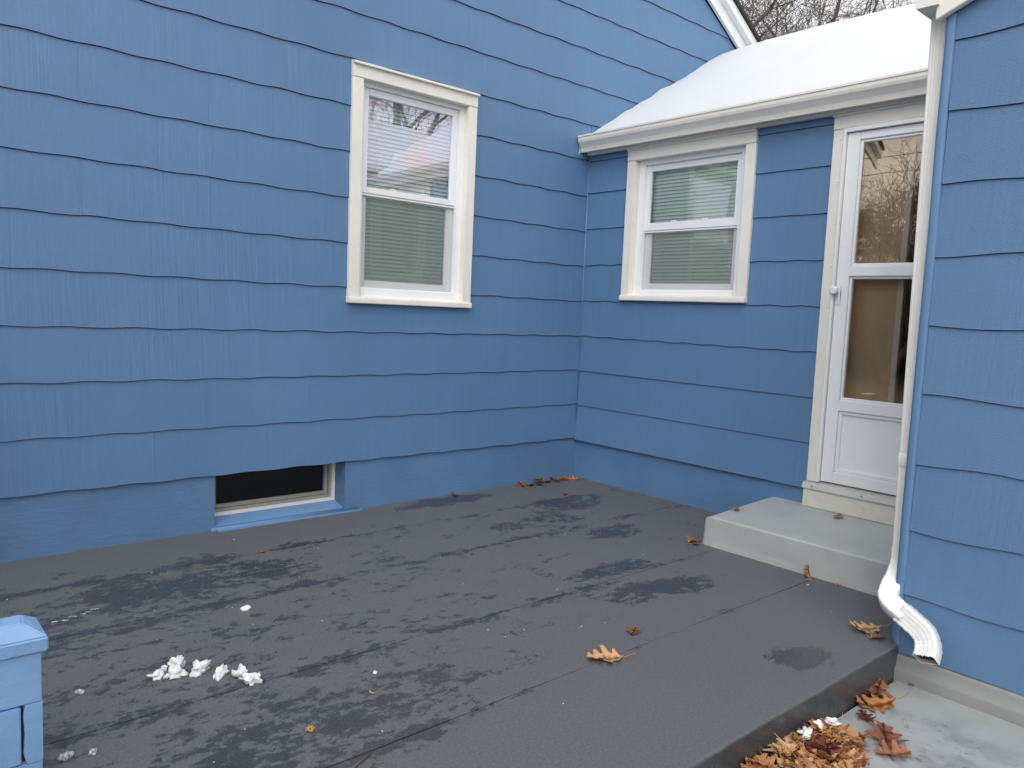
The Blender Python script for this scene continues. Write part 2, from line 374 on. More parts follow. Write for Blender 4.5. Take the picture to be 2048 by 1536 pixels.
for j in range(5):
    m = MB(); xs = [-6.0+0.04*i for i in range(152)]
    rows = []
    for x in xs:
        ya = JY[0] if j == 0 else joint_mid(x, j)-joint_half(x, j)
        last = (j == 4)
        if last:
            yb = JY[5]+0.006*nz(x*2.5, 4.0, 4.0)+0.004*nz(x*9, 1.0, 4.0)+0.0025*nz(x*31, 2.0, 4.0)
            prof = [(ya, -0.010), (ya, 0.0)]+[(ya+(yb-ya)*t, 0.0006*nz(x*3, t*3, j)) for t in (0.2, 0.4, 0.6, 0.8)]
            rr = 0.007+0.004*nz(x*6, 7.0, 1.0)
            for a in range(6):
                th = a/5*math.pi/2; prof.append((yb+rr-rr*math.sin(th), -rr+rr*math.cos(th)))
            prof += [(yb-0.002, -0.08), (yb-0.004+0.004*nz(x*5, 2.0, 8.0), -0.145)]
        else:
            yb = joint_mid(x, j+1)+joint_half(x, j+1)
            prof = [(ya, -0.010), (ya, 0.0)]+[(ya+(yb-ya)*t, 0.0) for t in (0.33, 0.67)]+[(yb, 0.0), (yb, -0.010)]
        rows.append([(x, y, z) for (y, z) in prof])
    k = len(rows[0])
    for a, r in enumerate(rows): m.v += r
    for a in range(len(rows)-1):
        for i in range(k-1):
            m.f.append((a*k+i, a*k+i+1, (a+1)*k+i+1, (a+1)*k+i)); m.sm.append(j == 4 and 6 <= i <= 10)
    m.build('slab', 'dark_patio_paint', patio)

# ------------------------------------------------------------------ shingle siding
def siding(wall, P, mat, ulo, uhi, courses, openings, wave, top=None, bot_v=0.0125, keep=None, width=0.61, stag=0.305, lowv=0.0, name='shingle'):
    """courses: list of (z_bottom, z_top, amplitude)"""
    n = 0
    for ci, (zb, zt, amp) in enumerate(courses):
        u = ulo-((ci % 2)*stag)-random.uniform(0, 0.06)
        while u < uhi-0.004:
            a, b = max(u, ulo), min(u+width, uhi); u += width
            if b-a < 0.012: continue
            if keep and not keep((a+b)/2, b, zt): continue
            gj = random.choice((0.0001, 0.0001, 0.0001, 0.0002, 0.0004)); a += gj; b -= gj
            jz = random.uniform(-0.0011, 0.0011); jv = random.uniform(-0.0004, 0.0004); ph = 0.0
            cuts = {a, b}; t = math.ceil(a/0.0381)*0.0381
            while t < b: cuts.add(t); t += 0.0381
            for (o0, o1, p0, p1) in openings:
                for c in (o0, o1):
                    if a < c < b: cuts.add(c)
            cuts = sorted(cuts); m = MB(); shade_faces = []
            zlow = lambda uu: zb+jz+amp*(math.sin(2*math.pi*uu/wave+ph+ci*1.9)+0.5*nz(uu*5, ci*3.3, 2.0))
            vb = bot_v+jv+(lowv if ci == 0 else 0.0); vt = 0.003
            vat = lambda z: vb+(vt-vb)*max(0, min(1, (z-zb)/(zt-zb)))
            for i in range(len(cuts)-1):
                c0, c1 = cuts[i], cuts[i+1]
                if c1-c0 < 1e-4: continue
                t0 = zt if top is None else min(zt, top(c0)); t1 = zt if top is None else min(zt, top(c1))
                l0, l1 = zlow(c0), zlow(c1)
                if t0 <= l0+0.002 and t1 <= l1+0.002: continue
                t0 = max(t0, l0+0.001); t1 = max(t1, l1+0.001)
                spans = [(l0, l1, t0, t1)]
                mid = (c0+c1)/2
                for (o0, o1, p0, p1) in openings:
                    if o0-1e-6 <= mid <= o1+1e-6:
                        ns = []
                        for (b0, b1, q0, q1) in spans:
                            if p0 > min(q0, q1) or p1 < max(b0, b1): ns.append((b0, b1, q0, q1)); continue
                            if p0 > max(b0, b1): ns.append((b0, b1, p0, p0))
                            if p1 < min(q0, q1): ns.append((p1, p1, q0, q1))
                        spans = ns
                for (b0, b1, q0, q1) in spans:
                    f = [P(c0, vat(b0), b0), P(c1, vat(b1), b1), P(c1, vat(q1), q1), P(c0, vat(q0), q0)]
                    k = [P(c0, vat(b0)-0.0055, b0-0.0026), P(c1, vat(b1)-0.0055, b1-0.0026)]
                    m.quad(*f); m.quad(k[0], k[1], f[1], f[0]); shade_faces.append(len(m.f)-1)  # tipped lower edge carries the painted shadow line
                    if i == 0: m.quad(k[0], f[0], f[3], P(c0, vat(q0)-0.005, q0))
                    if i == len(cuts)-2: m.quad(f[1], k[1], P(c1, vat(q1)-0.005, q1), f[2])
            if not m.f: continue
            for frac in (0.07, 0.5, 0.93):       # painted-over nail heads
                un = a+(b-a)*frac+random.uniform(-0.03, 0.03); zn = zb+0.032+random.uniform(-0.006, 0.008)
                if not (a+0.006 < un < b-0.006) or random.random() < 0.25: continue
                if top and zn > top(un)-0.02: continue
                if any(o0-.01 < un < o1+.01 and p0-.01 < zn < p1+.01 for (o0, o1, p0, p1) in openings): continue
                nn = len(m.v); vv = vat(zn); r1 = random.uniform(0.003, 0.0045)
                for q in range(6): m.v.append(P(un+r1*math.cos(q*math.pi/3), vv-0.0002, zn+r1*math.sin(q*math.pi/3)))
                m.v.append(P(un, vv+0.0024, zn+0.0005))
                for q in range(6): m.f.append((nn+q, nn+(q+1) % 6, nn+6)); m.sm.append(True)
            o = m.build(name, mat, wall, fix=False); n += 1
            o.data.materials.append(MATS['raw_edge_shade'])
            for fi in shade_faces: o.data.polygons[fi].material_index = 1
            bm = bmesh.new(); bm.from_mesh(o.data); bmesh.ops.remove_doubles(bm, verts=bm.verts, dist=1e-5); bmesh.ops.recalc_face_normals(bm, faces=bm.faces); bm.to_mesh(o.data); bm.free()
    return n
def wall_sheet(m, P, ulo, uhi, zlo, zhi, openings, v=0.0):
    us = sorted({ulo, uhi, *[o for op in openings for o in op[:2]]}); zs = sorted({zlo, zhi, *[o for op in openings for o in op[2:]]})
    us = [u for u in us if ulo <= u <= uhi]; zs = [z for z in zs if zlo <= z <= zhi]
    for i in range(len(us)-1):
        for k in range(len(zs)-1):
            um, zm = (us[i]+us[i+1])/2, (zs[k]+zs[k+1])/2
            if any(o[0] < um < o[1] and o[2] < zm < o[3] for o in openings): continue
            m.quad(P(us[i], v, zs[k]), P(us[i+1], v, zs[k]), P(us[i+1], v, zs[k+1]), P(us[i], v, zs[k+1]))

# ------------------------------------------------------------------ windows
def make_window(parent, P, ua, ub, za, zb, gu, gz0, gz1, mr0, mr1, glass_up, drip, interior=True):
    """casing ua..ub, za..zb; glass half width gu, glass zone gz0..gz1, meeting rail mr0..mr1"""
    uc = (ua+ub)/2
    w_ = empty('window', P(uc, 0.0, za), parent)
    cw = 0.072
    for (a, b) in ((ua, ua+cw), (ub-cw, ub)):
        MB().box(a, b, -0.055, 0.030, za+0.035, zb-0.085, P).build('side_casing', 'cream_trim', w_, bevel=0.003)
    h = MB(); h.box(ua, ub, -0.055, 0.033, zb-0.0845, zb-0.008, P); h.build('head_casing', 'cream_trim', w_, bevel=0.003)
    d = MB(); d.prism([(-0.02, zb-0.010), (drip, zb-0.014), (drip, zb+0.001), (0.0, zb+0.012)], ua-0.001, ub+0.001, lambda t, p, q: P(t, p, q)); d.build('drip_cap', 'cream_trim', w_, bevel=0.002)
    s_ = MB(); s_.prism([(-0.055, za+0.052), (0.030, za+0.037), (0.045, za+0.030), (0.045, za-0.002), (-0.02, za-0.002)], ua-0.003, ub+0.003, lambda t, p, q: P(t, p, q)); s_.build('sill', 'cream_trim', w_, bevel=0.004)
    # vinyl frame, set back
    fu = gu+0.062; fz0, fz1 = gz0-0.060, gz1+0.062
    ia, ib = ua+cw, ub-cw
    f = MB()
    f.box(uc-fu-0.03, uc-fu+0.022, -0.085, -0.020, fz0-0.03, fz1+0.03, P); f.box(uc+fu-0.022, uc+fu+0.03, -0.085, -0.020, fz0-0.03, fz1+0.03, P)
    f.box(uc-fu+0.0215, uc+fu-0.0215, -0.085, -0.0205, fz1-0.018, fz1+0.03, P); f.box(uc-fu+0.0215, uc+fu-0.0215, -0.085, -0.014, fz0-0.03, fz0+0.020, P)
    f.build('frame', 'white_vinyl', w_, bevel=0.0025)
    # filler between casing and vinyl frame (painted stop)
    st = MB()
    if uc-fu-0.03 > ia: st.box(ia-0.001, uc-fu-0.0305, -0.055, -0.012, za+0.04, zb-0.086, P); st.box(uc+fu+0.0305, ib+0.001, -0.055, -0.012, za+0.04, zb-0.086, P)
    if zb-0.085 > fz1+0.03: st.box(ia-0.001, ib+0.001, -0.0545, -0.0115, fz1+0.0305, zb-0.084, P)
    if fz0-0.03 > za+0.05: st.box(ia-0.001, ib+0.001, -0.0545, -0.010, za+0.045, fz0-0.0305, P)
    if st.f: st.build('stop', 'cream_trim', w_, bevel=0.002)
    def sash(name, z0, z1, v, sw, top, bot):
        m = MB(); a, b = uc-fu+0.0225, uc+fu-0.0225
        m.box(a, a+sw, v-0.03, v, z0, z1, P); m.box(b-sw, b, v-0.03, v, z0, z1, P)
        m.box(a+sw, b-sw, v-0.030, v-0.0005, z1-top, z1, P); m.box(a+sw, b-sw, v-0.030, v-0.0005, z0, z0+bot, P)
        return m.build(name, 'white_vinyl', w_, bevel=0.0025)
    sash('upper_sash', mr0, fz1-0.0185, -0.040, 0.040, fz1-0.0185-gz1, mr1-mr0)
    sash('lower_sash', fz0+0.0205, mr0-0.0006, -0.064, 0.050, 0.02, gz0-fz0-0.006)
    g1 = MB(); g1.quad(P(uc-gu-0.02, -0.056, mr0+0.004), P(uc+gu+0.02, -0.056, mr0+0.004), P(uc+gu+0.02, -0.056, gz1+0.012), P(uc-gu-0.02, -0.056, gz1+0.012)); g1.build('upper_pane', glass_up, w_)
    g2 = MB(); g2.quad(P(uc-gu-0.02, -0.080, gz0-0.012), P(uc+gu+0.02, -0.080, gz0-0.012), P(uc+gu+0.02, -0.080, mr0), P(uc-gu-0.02, -0.080, mr0)); g2.build('lower_pane', 'window_glass', w_)
    sc = MB(); a, b = uc-fu+0.0225, uc+fu-0.0225
    sc.quad(P(a, -0.050, fz0+0.021), P(b, -0.050, fz0+0.021), P(b, -0.050, mr0-0.001), P(a, -0.050, mr0-0.001)); sc.build('insect_screen', 'insect_screen', w_)
    for (q0, q1) in ((mr0-0.014, mr0-0.0012), (fz0+0.0212, fz0+0.031)): MB().box(a, b, -0.056, -0.046, q0, q1, P).build('screen_frame', 'white_vinyl', w_, bevel=0.001)
    for k in (-0.38, 0.36):
        l = MB(); l.box(uc+k*gu-0.022, uc+k*gu+0.022, -0.0555, -0.040, mr1, mr1+0.010, P); l.build('sash_lock', 'white_vinyl', w_, bevel=0.003)
    if interior:
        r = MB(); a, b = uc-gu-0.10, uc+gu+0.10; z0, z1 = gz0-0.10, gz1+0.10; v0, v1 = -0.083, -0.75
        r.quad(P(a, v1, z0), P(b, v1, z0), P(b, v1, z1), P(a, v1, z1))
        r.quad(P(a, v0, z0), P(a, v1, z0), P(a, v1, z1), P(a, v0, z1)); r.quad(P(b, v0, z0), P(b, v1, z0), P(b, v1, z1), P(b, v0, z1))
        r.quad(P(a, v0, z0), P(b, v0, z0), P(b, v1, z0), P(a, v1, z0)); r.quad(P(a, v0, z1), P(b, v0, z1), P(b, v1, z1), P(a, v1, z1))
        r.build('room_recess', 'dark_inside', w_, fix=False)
    return w_
def make_blind(P, uc, gu, z0, z1, label, pitch=0.0250):
    t = tag(empty('window_blind', P(uc, -0.12, z0)), label, 'blind', 'horizontal slat blinds hung behind the window panes')
    a, b = uc-gu-0.03, uc+gu+0.03
    MB().box(a, b, -0.118, -0.084, z1, z1+0.035, P).build('headrail', 'slat', t, bevel=0.002)
    sl = None; n = int((z1-z0)/pitch); hw = 0.0142; th = math.radians(66)
    org = Vector(P(uc, -0.101, z1))
    for i in range(n):
        if sl is None:
            m = MB(); pr = [(-hw, -0.0012), (-hw*0.4, 0.0006), (hw*0.4, 0.0006), (hw, -0.0012)]
            pr = [(c*math.cos(th)-d*math.sin(th), c*math.sin(th)+d*math.cos(th)) for (c, d) in pr]
            m.sheet([(-0.101-p, z1+q) for (p, q) in pr], (a, b), lambda tt, p, q: P(tt, p, q))
            sl = m.build('slat', 'slat', t, origin=org, fix=False); o = sl
        else:
            o = sl.copy(); C.objects.link(o); o.parent = t
        o.location = org-world_origin(t)-Vector((0, 0, (i+0.7)*pitch))
    for k in (-0.7, 0.0, 0.7):
        MB().tube([P(uc+k*gu, -0.0875, z1), P(uc+k*gu, -0.0875, z0)], 0.0009, 4).build('cord', 'slat', t, fix=False)
    MB().box(a, b, -0.113, -0.089, z0-0.012, z0+0.003, P).build('bottom_rail', 'slat', t, bevel=0.002)
    return t

# ------------------------------------------------------------------ main house
E1 = 0.267; H0 = 0.313
house = tag(empty('house', (-0.9, 3.5, -0.14)), 'blue house with wavy shingle siding, tall sash window and basement window beside the patio', 'house')
RS = 0.58; RIDX = -0.9
rake = lambda x: 3.751-RS*(x-1.778) if x > RIDX else (3.751-RS*(RIDX-1.778))-RS*(RIDX-x)
WIN1 = (-2.060, -1.126, 1.290, 2.700)
op1 = (WIN1[0]+0.03, WIN1[1]-0.03, WIN1[2]+0.012, WIN1[3]-0.03)
XL, XR = -4.36, 2.75
m = MB(); us = sorted({XL, XR, RIDX, op1[0], op1[1], 0.0})
for i in range(len(us)-1):
    a, b = us[i], us[i+1]
    if abs(a-op1[0]) < 1e-6:
        m.quad((a, 0, 0.36), (b, 0, 0.36), (b, 0, op1[2]), (a, 0, op1[2])); m.quad((a, 0, op1[3]), (b, 0, op1[3]), (b, 0, rake(b)), (a, 0, rake(a)))
    else: m.quad((a, 0, 0.36), (b, 0, 0.36), (b, 0, rake(b)), (a, 0, rake(a)))
wall = m.build('wall', 'blue_siding', house)
courses = [(H0+k*E1, H0+(k+1)*E1+0.03, 0.0030) for k in range(0, 18)]
siding(wall, PL, 'blue_siding', XL, -0.004, courses[:9], [op1], 0.305, top=lambda u: rake(u)-0.01, lowv=0.004)
siding(wall, PL, 'blue_siding', XL, XR, courses[9:], [op1], 0.305, top=lambda u: rake(u)-0.01,
       keep=lambda uc, ub, zt: not (uc > 0 and zt < 2.60+0.61*(uc-0.3)))
siding(wall, PL, 'blue_siding', 0.0, 0.9, courses[8:9], [], 0.305)
m = MB()                                       # remaining shell of the house
m.quad((XL, 0, -0.2), (XL, 7.5, -0.2), (XL, 7.5, rake(XL)), (XL, 0, rake(XL))); m.quad((XR, 0, -0.2), (XR, 7.5, -0.2), (XR, 7.5, rake(XR)), (XR, 0, rake(XR)))
m.quad((XL, 7.5, -0.2), (XR, 7.5, -0.2), (XR, 7.5, rake(XR)), (XL, 7.5, rake(XL))); m.v += [(XL, 7.5, rake(XL)), (XR, 7.5, rake(XR)), (RIDX, 7.5, rake(RIDX))]; m.f.append((len(m.v)-3, len(m.v)-2, len(m.v)-1)); m.sm.append(False)
m.build('rear_wall', 'blue_siding', house, fix=False)
MB().box(XL-0.012, XL+0.09, -0.02, 0.08, 0.30, rake(XL)-0.02).build('corner_board', 'blue_gloss', house, bevel=0.003)
# foundation with the basement window opening
BW = (-2.842, -2.036, 0.020, 0.40)
m = MB(); wall_sheet(m, PL, XL, 0.02, -0.2, 0.40, [BW], 0.0)
fnd = m.build('foundation', 'blue_stucco', house, fix=False)
bw = empty('basement_window', (-2.44, 0.0, 0.0), house)
D = 0.122
m = MB(); m.quad((BW[1], 0, 0), (BW[1], D, 0), (BW[1], D, 0.40), (BW[1], 0, 0.40)); m.quad((BW[0], 0, 0), (BW[0], D, 0), (BW[0], D, 0.40), (BW[0], 0, 0.40)); m.quad((BW[0], 0, 0.40), (BW[1], 0, 0.40), (BW[1], D, 0.40), (BW[0], D, 0.40))
m.build('reveal', 'blue_stucco', bw, fix=False)
m = MB()
n0 = 12; pr = []
for i in range(n0+1):
    t = i/n0; xa = -2.866+0.010*nz(1, t*3, 2)+(0.026 if t < 0.25 else 0); xb = -1.935-(0.10*t)
    xa = max(xa, BW[0]+0.001) if t > 0.28 else xa; xb = min(xb, BW[1]-0.001) if t > 0.28 else xb
    y = -0.045+t*(D+0.045+0.003); z = 0.010+0.036*max(0, (t-0.15)/0.85)
    pr.append((xa, xb, y, z))
for i in range(n0):
    a, b = pr[i], pr[i+1]
    m.quad((a[0], a[2], a[3]), (a[1], a[2], a[3]), (b[1], b[2], b[3]), (b[0], b[2], b[3]), True)
a = pr[0]; m.quad((a[0], a[2], -0.002), (a[1], a[2], -0.002), (a[1], a[2], a[3]), (a[0], a[2], a[3]))
for sx in (0, 1):
    for i in range(4): m.quad((pr[i][sx], pr[i][2], -0.002), (pr[i+1][sx], pr[i+1][2], -0.002), (pr[i+1][sx], pr[i+1][2], pr[i+1][3]), (pr[i][sx], pr[i][2], pr[i][3]))
m.build('sill', 'blue_sill', bw)
def ring(mb, x0, x1, z0, z1, t, y0, y1):
    mb.box(x0, x0+t, y0, y1, z0, z1); mb.box(x1-t, x1, y0, y1, z0, z1); mb.box(x0+t, x1-t, y0+0.0006, y1, z0, z0+t); mb.box(x0+t, x1-t, y0+0.0006, y1, z1-t, z1)
m = MB(); ring(m, BW[0]+0.001, BW[1]-0.001, 0.042, 0.399, 0.022, D, D+0.06); m.build('outer_frame', 'cream_trim', bw, bevel=0.002)
m = MB(); ring(m, BW[0]+0.024, BW[1]-0.024, 0.065, 0.376, 0.016, D+0.012, D+0.06); m.build('storm_frame', 'grey_frame', bw, bevel=0.002)
m = MB(); ring(m, BW[0]+0.041, BW[1]-0.041, 0.082, 0.359, 0.022, D+0.028, D+0.06); m.build('sash', 'grey_frame', bw, bevel=0.002)
m = MB(); m.quad((BW[0]+0.05, D+0.045, 0.09), (BW[1]-0.05, D+0.045, 0.09), (BW[1]-0.05, D+0.045, 0.35), (BW[0]+0.05, D+0.045, 0.35)); m.build('pane', 'basement_glass', bw)
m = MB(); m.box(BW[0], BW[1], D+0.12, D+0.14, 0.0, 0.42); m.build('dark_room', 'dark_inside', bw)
# tall window
make_window(house, PL, *WIN1, 0.318, 1.418, 2.545, 1.963, 2.000, 'coated_glass', 0.052)
make_blind(PL, -1.593, 0.318, 1.405, 2.560, 'white slat blind behind the panes of the taller left window')
# rake boards and roof of the house
def slope_prism(mb, x0, x1, fn, lo, hi, y0, y1):
    for (a, b) in ((x0, x1),):
        n = len(mb.v)
        for y in (y0, y1):
            mb.v += [(a, y, fn(a)+lo), (b, y, fn(b)+lo), (b, y, fn(b)+hi), (a, y, fn(a)+hi)]
        for f in ((0, 1, 2, 3), (7, 6, 5, 4), (0, 4, 5, 1), (1, 5, 6, 2), (2, 6, 7, 3), (3, 7, 4, 0)):
            mb.f.append(tuple(n+i for i in f)); mb.sm.append(False)
xe = XR+0.35
for (a, b) in ((RIDX, xe), (XL-0.35, RIDX-0.001)):
    m = MB(); slope_prism(m, a, b, rake, 0.0, 0.150, -0.045, -0.016); m.build('rake_board', 'white_vinyl', house, bevel=0.003)
    m = MB(); slope_prism(m, a, b, rake, 0.115, 0.205, -0.100, -0.046); m.build('rake_moulding', 'white_vinyl', house, bevel=0.004)
    m = MB(); slope_prism(m, a, b, rake, 0.207, 0.240, -0.125, 7.7); m.build('roof', 'black_shingle', house)
    m = MB(); slope_prism(m, a+0.02 if a > RIDX-0.5 and a != RIDX else a, b-0.12 if b > RIDX else b, rake, 0.243, 0.32, 0.25, 7.6); tag(m.build('roof_snow', 'snow'), 'thin snow on the house roof slope '+('falling towards the garage' if b > RIDX else 'far from the garage'), 'snow', kind='stuff')

# ------------------------------------------------------------------ breezeway
bz = tag(empty('breezeway', (1.75, -1.5, -0.14)), 'low blue breezeway with snowy roof, storm door and small window joining house to garage', 'building')
E2 = 0.272; H2 = 0.298
WIN2 = (0.410, 1.453, 1.397, 2.478)
op2 = (WIN2[0]+0.03, WIN2[1]-0.03, WIN2[2]+0.012, WIN2[3]-0.03)
DOOR = (1.955, 2.965, 0.19, 2.505)
opd = (DOOR[0]+0.02, DOOR[1], 0.0, DOOR[3]-0.03)
m = MB(); wall_sheet(m, PR, 0.0, 2.97, 0.28, 2.56, [op2, opd], 0.0)
wall2 = m.build('wall', 'blue_siding', bz, fix=False)
cs = []
for k in range(9):
    zb = H2+k*E2 if k < 8 else 2.438
    zt = (H2+(k+1)*E2 if k != 7 else 2.438)+0.03
    cs.append((zb, zt if k < 8 else 2.55, 0.0034 if 3 <= k <= 5 else 0.0006))
siding(wall2, PR, 'blue_siding', 0.012, DOOR[0]-0.001+0.03, cs, [op2, opd], 0.23, bot_v=0.0125, lowv=0.014, width=0.61, stag=0.25)
MB().tube([(-0.011, -0.011, H2-0.01), (-0.011, -0.011, 2.52)], 0.006, 8).build('corner_bead', 'blue_siding', bz)
m = MB(); wall_sheet(m, PR, 0.0, 2.97, -0.2, 0.34, [], -0.002); m.build('foundation', 'blue_stucco', bz, fix=False)
m = MB(); m.box(0.35, 3.5, -2.96, -0.02, 2.45, 2.46); m.quad((3.5, 0, -.2), (3.5, -2.97, -.2), (3.5, -2.97, 2.5), (3.5, 0, 2.5)); m.build('rear_wall', 'blue_siding', bz, fix=False)
make_window(bz, PR, *WIN2, 0.353, 1.508, 2.315, 1.897, 1.951, 'window_glass', 0.044)
make_blind(PR, 0.9315, 0.353, 1.50, 2.335, 'white slat blind behind the panes of the smaller breezeway window', 0.0250)
# door surround
dc = empty('door_surround', PR(2.46, 0, 0.19), bz)
MB().box(DOOR[0], DOOR[0]+0.062, -0.10, 0.030, 0.347, 2.395, PR).build('side_casing', 'cream_trim', dc, bevel=0.003)
MB().box(2.908, 2.968, -0.10, 0.030, 0.347, 2.395, PR).build('side_casing', 'cream_trim', dc, bevel=0.003)
MB().box(DOOR[0], 2.968, -0.10, 0.034, 2.3955, 2.472, PR).build('head_casing', 'cream_trim', dc, bevel=0.003)
m = MB(); m.prism([(-0.02, 2.472), (0.045, 2.466), (0.045, 2.478), (0.0, 2.4835)], DOOR[0]-0.008, 2.968, PR); m.build('drip_cap', 'cream_trim', dc, bevel=0.002)
MB().box(DOOR[0]-0.004, 2.966, -0.02, 0.052, 0.196, 0.304, PR).build('riser_board', 'weathered_white_wood', dc, bevel=0.003)
m = MB(); m.prism([(-0.10, 0.304), (0.062, 0.304), (0.062, 0.312), (0.050, 0.338), (0.0, 0.350), (-0.10, 0.350)], DOOR[0]-0.010, 2.966, PR); th = m.build('threshold', 'aluminium', dc, bevel=0.0015)
for k in range(3):
    MB().tube([PR(DOOR[0]+0.05+0.30*k, 0.0505, 0.322), PR(DOOR[0]+0.05+0.30*k, 0.062, 0.323)], 0.006, 8).build('screw', 'grey_frame', dc)
for k in range(9):
    zz = 0.42+k*0.24; MB().tube([PR(DOOR[0]+0.048, 0.0300, zz), PR(DOOR[0]+0.048, 0.0335, zz)], [0.005, 0.003], 8).build('screw', 'white_vinyl', dc)
# storm door
sdr = empty('storm_door', PR(2.46, 0, 0.35), bz)
ua, ub = 2.019, 2.906
m = MB(); m.box(ua, ua+0.016, -0.02, 0.040, 0.351, 2.394, PR); m.box(ub-0.016, ub, -0.02, 0.040, 0.351, 2.394, PR); m.box(ua+0.0161, ub-0.0161, -0.02, 0.040, 2.372, 2.394, PR)
m.build('door_frame', 'white_metal', sdr, bevel=0.002)
da, db = ua+0.019, ub-0.019
m = MB(); SW = 0.072; v0, v1 = -0.012, 0.020
m.box(da, da+SW, v0, v1, 0.358, 2.369, PR); m.box(db-SW, db, v0, v1, 0.358, 2.369, PR)
for (z0, z1) in ((2.325, 2.3688), (0.785, 0.850), (0.3582, 0.425)): m.box(da+SW-0.0002, db-SW+0.0002, v0+0.0006, v1-0.0008, z0, z1, PR)
leafo = m.build('door_leaf', 'white_metal', sdr, bevel=0.003)
m = MB(); m.box(da+SW-0.0003, db-SW+0.0003, v0+0.001, v1+0.004, 1.560, 1.618, PR); m.build('middle_rail', 'white_metal', sdr, bevel=0.004)
for (z0, z1, mw) in ((1.6185, 2.3245, 0.016), (0.851, 1.5595, 0.014), (0.4255, 0.7845, 0.022)):
    m = MB(); a, b = da+SW+0.0005, db-SW-0.0005
    def strip(p0, p1, q0, q1):   # sloping glazing bead, p = outer, q = inner
        pass
    for (x0, x1, y0, y1) in ((a, a+mw, z0, z1), (b-mw, b, z0, z1), (a+mw, b-mw, z0, z0+mw), (a+mw, b-mw, z1-mw, z1)):
        m.box(x0, x1, v0+0.004, v1-0.009, y0+0.0004, y1-0.0004, PR)
    m.build('glazing_bead', 'white_vinyl', sdr, bevel=0.0035)
a, b = da+SW+0.01, db-SW-0.01
for (nm, z0, z1, mt) in (('upper_pane', 1.630, 2.312, 'storm_glass'), ('lower_pane', 0.860, 1.550, 'storm_glass')):
    m = MB(); vv = 0.0 if nm == 'upper_pane' else -0.004; m.quad(PR(a, vv, z0), PR(b, vv, z0), PR(b, vv, z1), PR(a, vv, z1)); m.build(nm, mt, sdr)
m = MB(); m.box(a, b, -0.008, 0.001, 0.44, 0.77, PR); m.build('kick_panel', 'white_metal', sdr)
m = MB(); m.box(da+0.012, da+0.034, v1, v1+0.006, 1.395, 1.505, PR); hd = m.build('handle_plate', 'white_vinyl', sdr, bevel=0.003)
m = MB(); m.tube([PR(da+0.006, v1, 1.478), PR(da+0.006, v1+0.022, 1.478), PR(da+0.006, v1+0.026, 1.478), PR(da+0.006, v1+0.040, 1.478), PR(da+0.006, v1+0.046, 1.478)], [0.008, 0.008, 0.022, 0.024, 0.017], 16); m.build('knob', 'white_vinyl', sdr)
# inner door standing ajar behind the glass
ind = empty('inner_door', PR(2.30, -0.16, 0.35), bz)
MB().box(1.98, 2.335, -0.14, -0.10, 0.351, 2.42, PR).build('door_leaf', 'tan_door', ind, bevel=0.003)
MB().box(2.3355, 2.368, -0.14, -0.098, 0.351, 2.42, PR).build('door_edge', 'white_vinyl', ind, bevel=0.003)
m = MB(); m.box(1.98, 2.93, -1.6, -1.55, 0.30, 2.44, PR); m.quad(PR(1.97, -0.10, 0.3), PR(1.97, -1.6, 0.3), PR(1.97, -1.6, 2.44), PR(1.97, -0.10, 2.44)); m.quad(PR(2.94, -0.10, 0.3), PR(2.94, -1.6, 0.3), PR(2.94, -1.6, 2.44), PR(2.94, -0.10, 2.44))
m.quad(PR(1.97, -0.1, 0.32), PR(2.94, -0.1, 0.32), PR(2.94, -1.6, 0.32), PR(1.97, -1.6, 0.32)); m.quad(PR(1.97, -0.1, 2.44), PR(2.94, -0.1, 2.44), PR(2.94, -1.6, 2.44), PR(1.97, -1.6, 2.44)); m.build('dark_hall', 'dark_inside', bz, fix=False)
# chain of the door closer seen through the upper pane
m = MB(); pts = []
for i in range(61):
    t = i/60; yy = 2.325+0.135*t; zz = 2.285-0.04*t-0.215*(1-(2*t-1)**2)**0.85
    pts.append(Vector(PR(yy, -0.035, zz)))
L = [0.0]
for i in range(60): L.append(L[-1]+(pts[i+1]-pts[i]).length)
def along(s_):
    for i in range(60):
        if L[i+1] >= s_: return pts[i].lerp(pts[i+1], (s_-L[i])/max(1e-9, L[i+1]-L[i]))
    return pts[-1]
nl = int(L[-1]/0.016)
chain = tag(empty('door_chain', PR(2.39, -0.035, 2.07)), 'white link chain hanging in a loop behind the upper door pane', 'chain')
for i in range(nl):
    p0, p1 = along(i*0.016), along(i*0.016+0.0225); d = (p1-p0).normalized(); s0 = d.orthogonal().normalized() if False else d.cross(Vector((1, 0, 0))).normalized()
    if i % 2: s0 = d.cross(s0)
    lp = [p0.lerp(p1, 0.5)+d*0.011*math.cos(q*math.pi/5)+s0*0.006*math.sin(q*math.pi/5) for q in range(11)]
    MB().tube(lp, 0.0019, 5, cap=False).build('link', 'white_vinyl', chain)
# roof, fascia, gutter
SL = 0.61
rz = lambda x: 2.575+SL*x
Pe = lambda t, p, q: (p, -t, q)
m = MB(); m.prism([(-0.06, rz(-0.06)), (1.75, rz(1.75)), (1.75, rz(1.75)-0.10), (-0.02, rz(-0.02)-0.03), (-0.057, rz(-0.057)-0.004)], 0.018, 3.75, Pe); m.prism([(1.751, rz(1.75)), (3.7, rz(1.75)-SL*1.95), (3.7, rz(1.75)-SL*1.95-0.1), (1.751, rz(1.75)-0.12)], 0.018, 3.75, Pe)
m.build('roof', 'black_shingle', bz)
MB().box(-0.058, -0.030, -2.96, -0.024, 2.500, 2.532).build('fascia', 'cream_trim', bz, bevel=0.003)
MB().box(-0.0295, 0.02, -2.96, -0.024, 2.5005, 2.528).build('soffit', 'cream_trim', bz)
MB().box(-0.056, -0.019, -2.95, -0.03, 2.4795, 2.4990).build('frieze', 'cream_trim', bz)
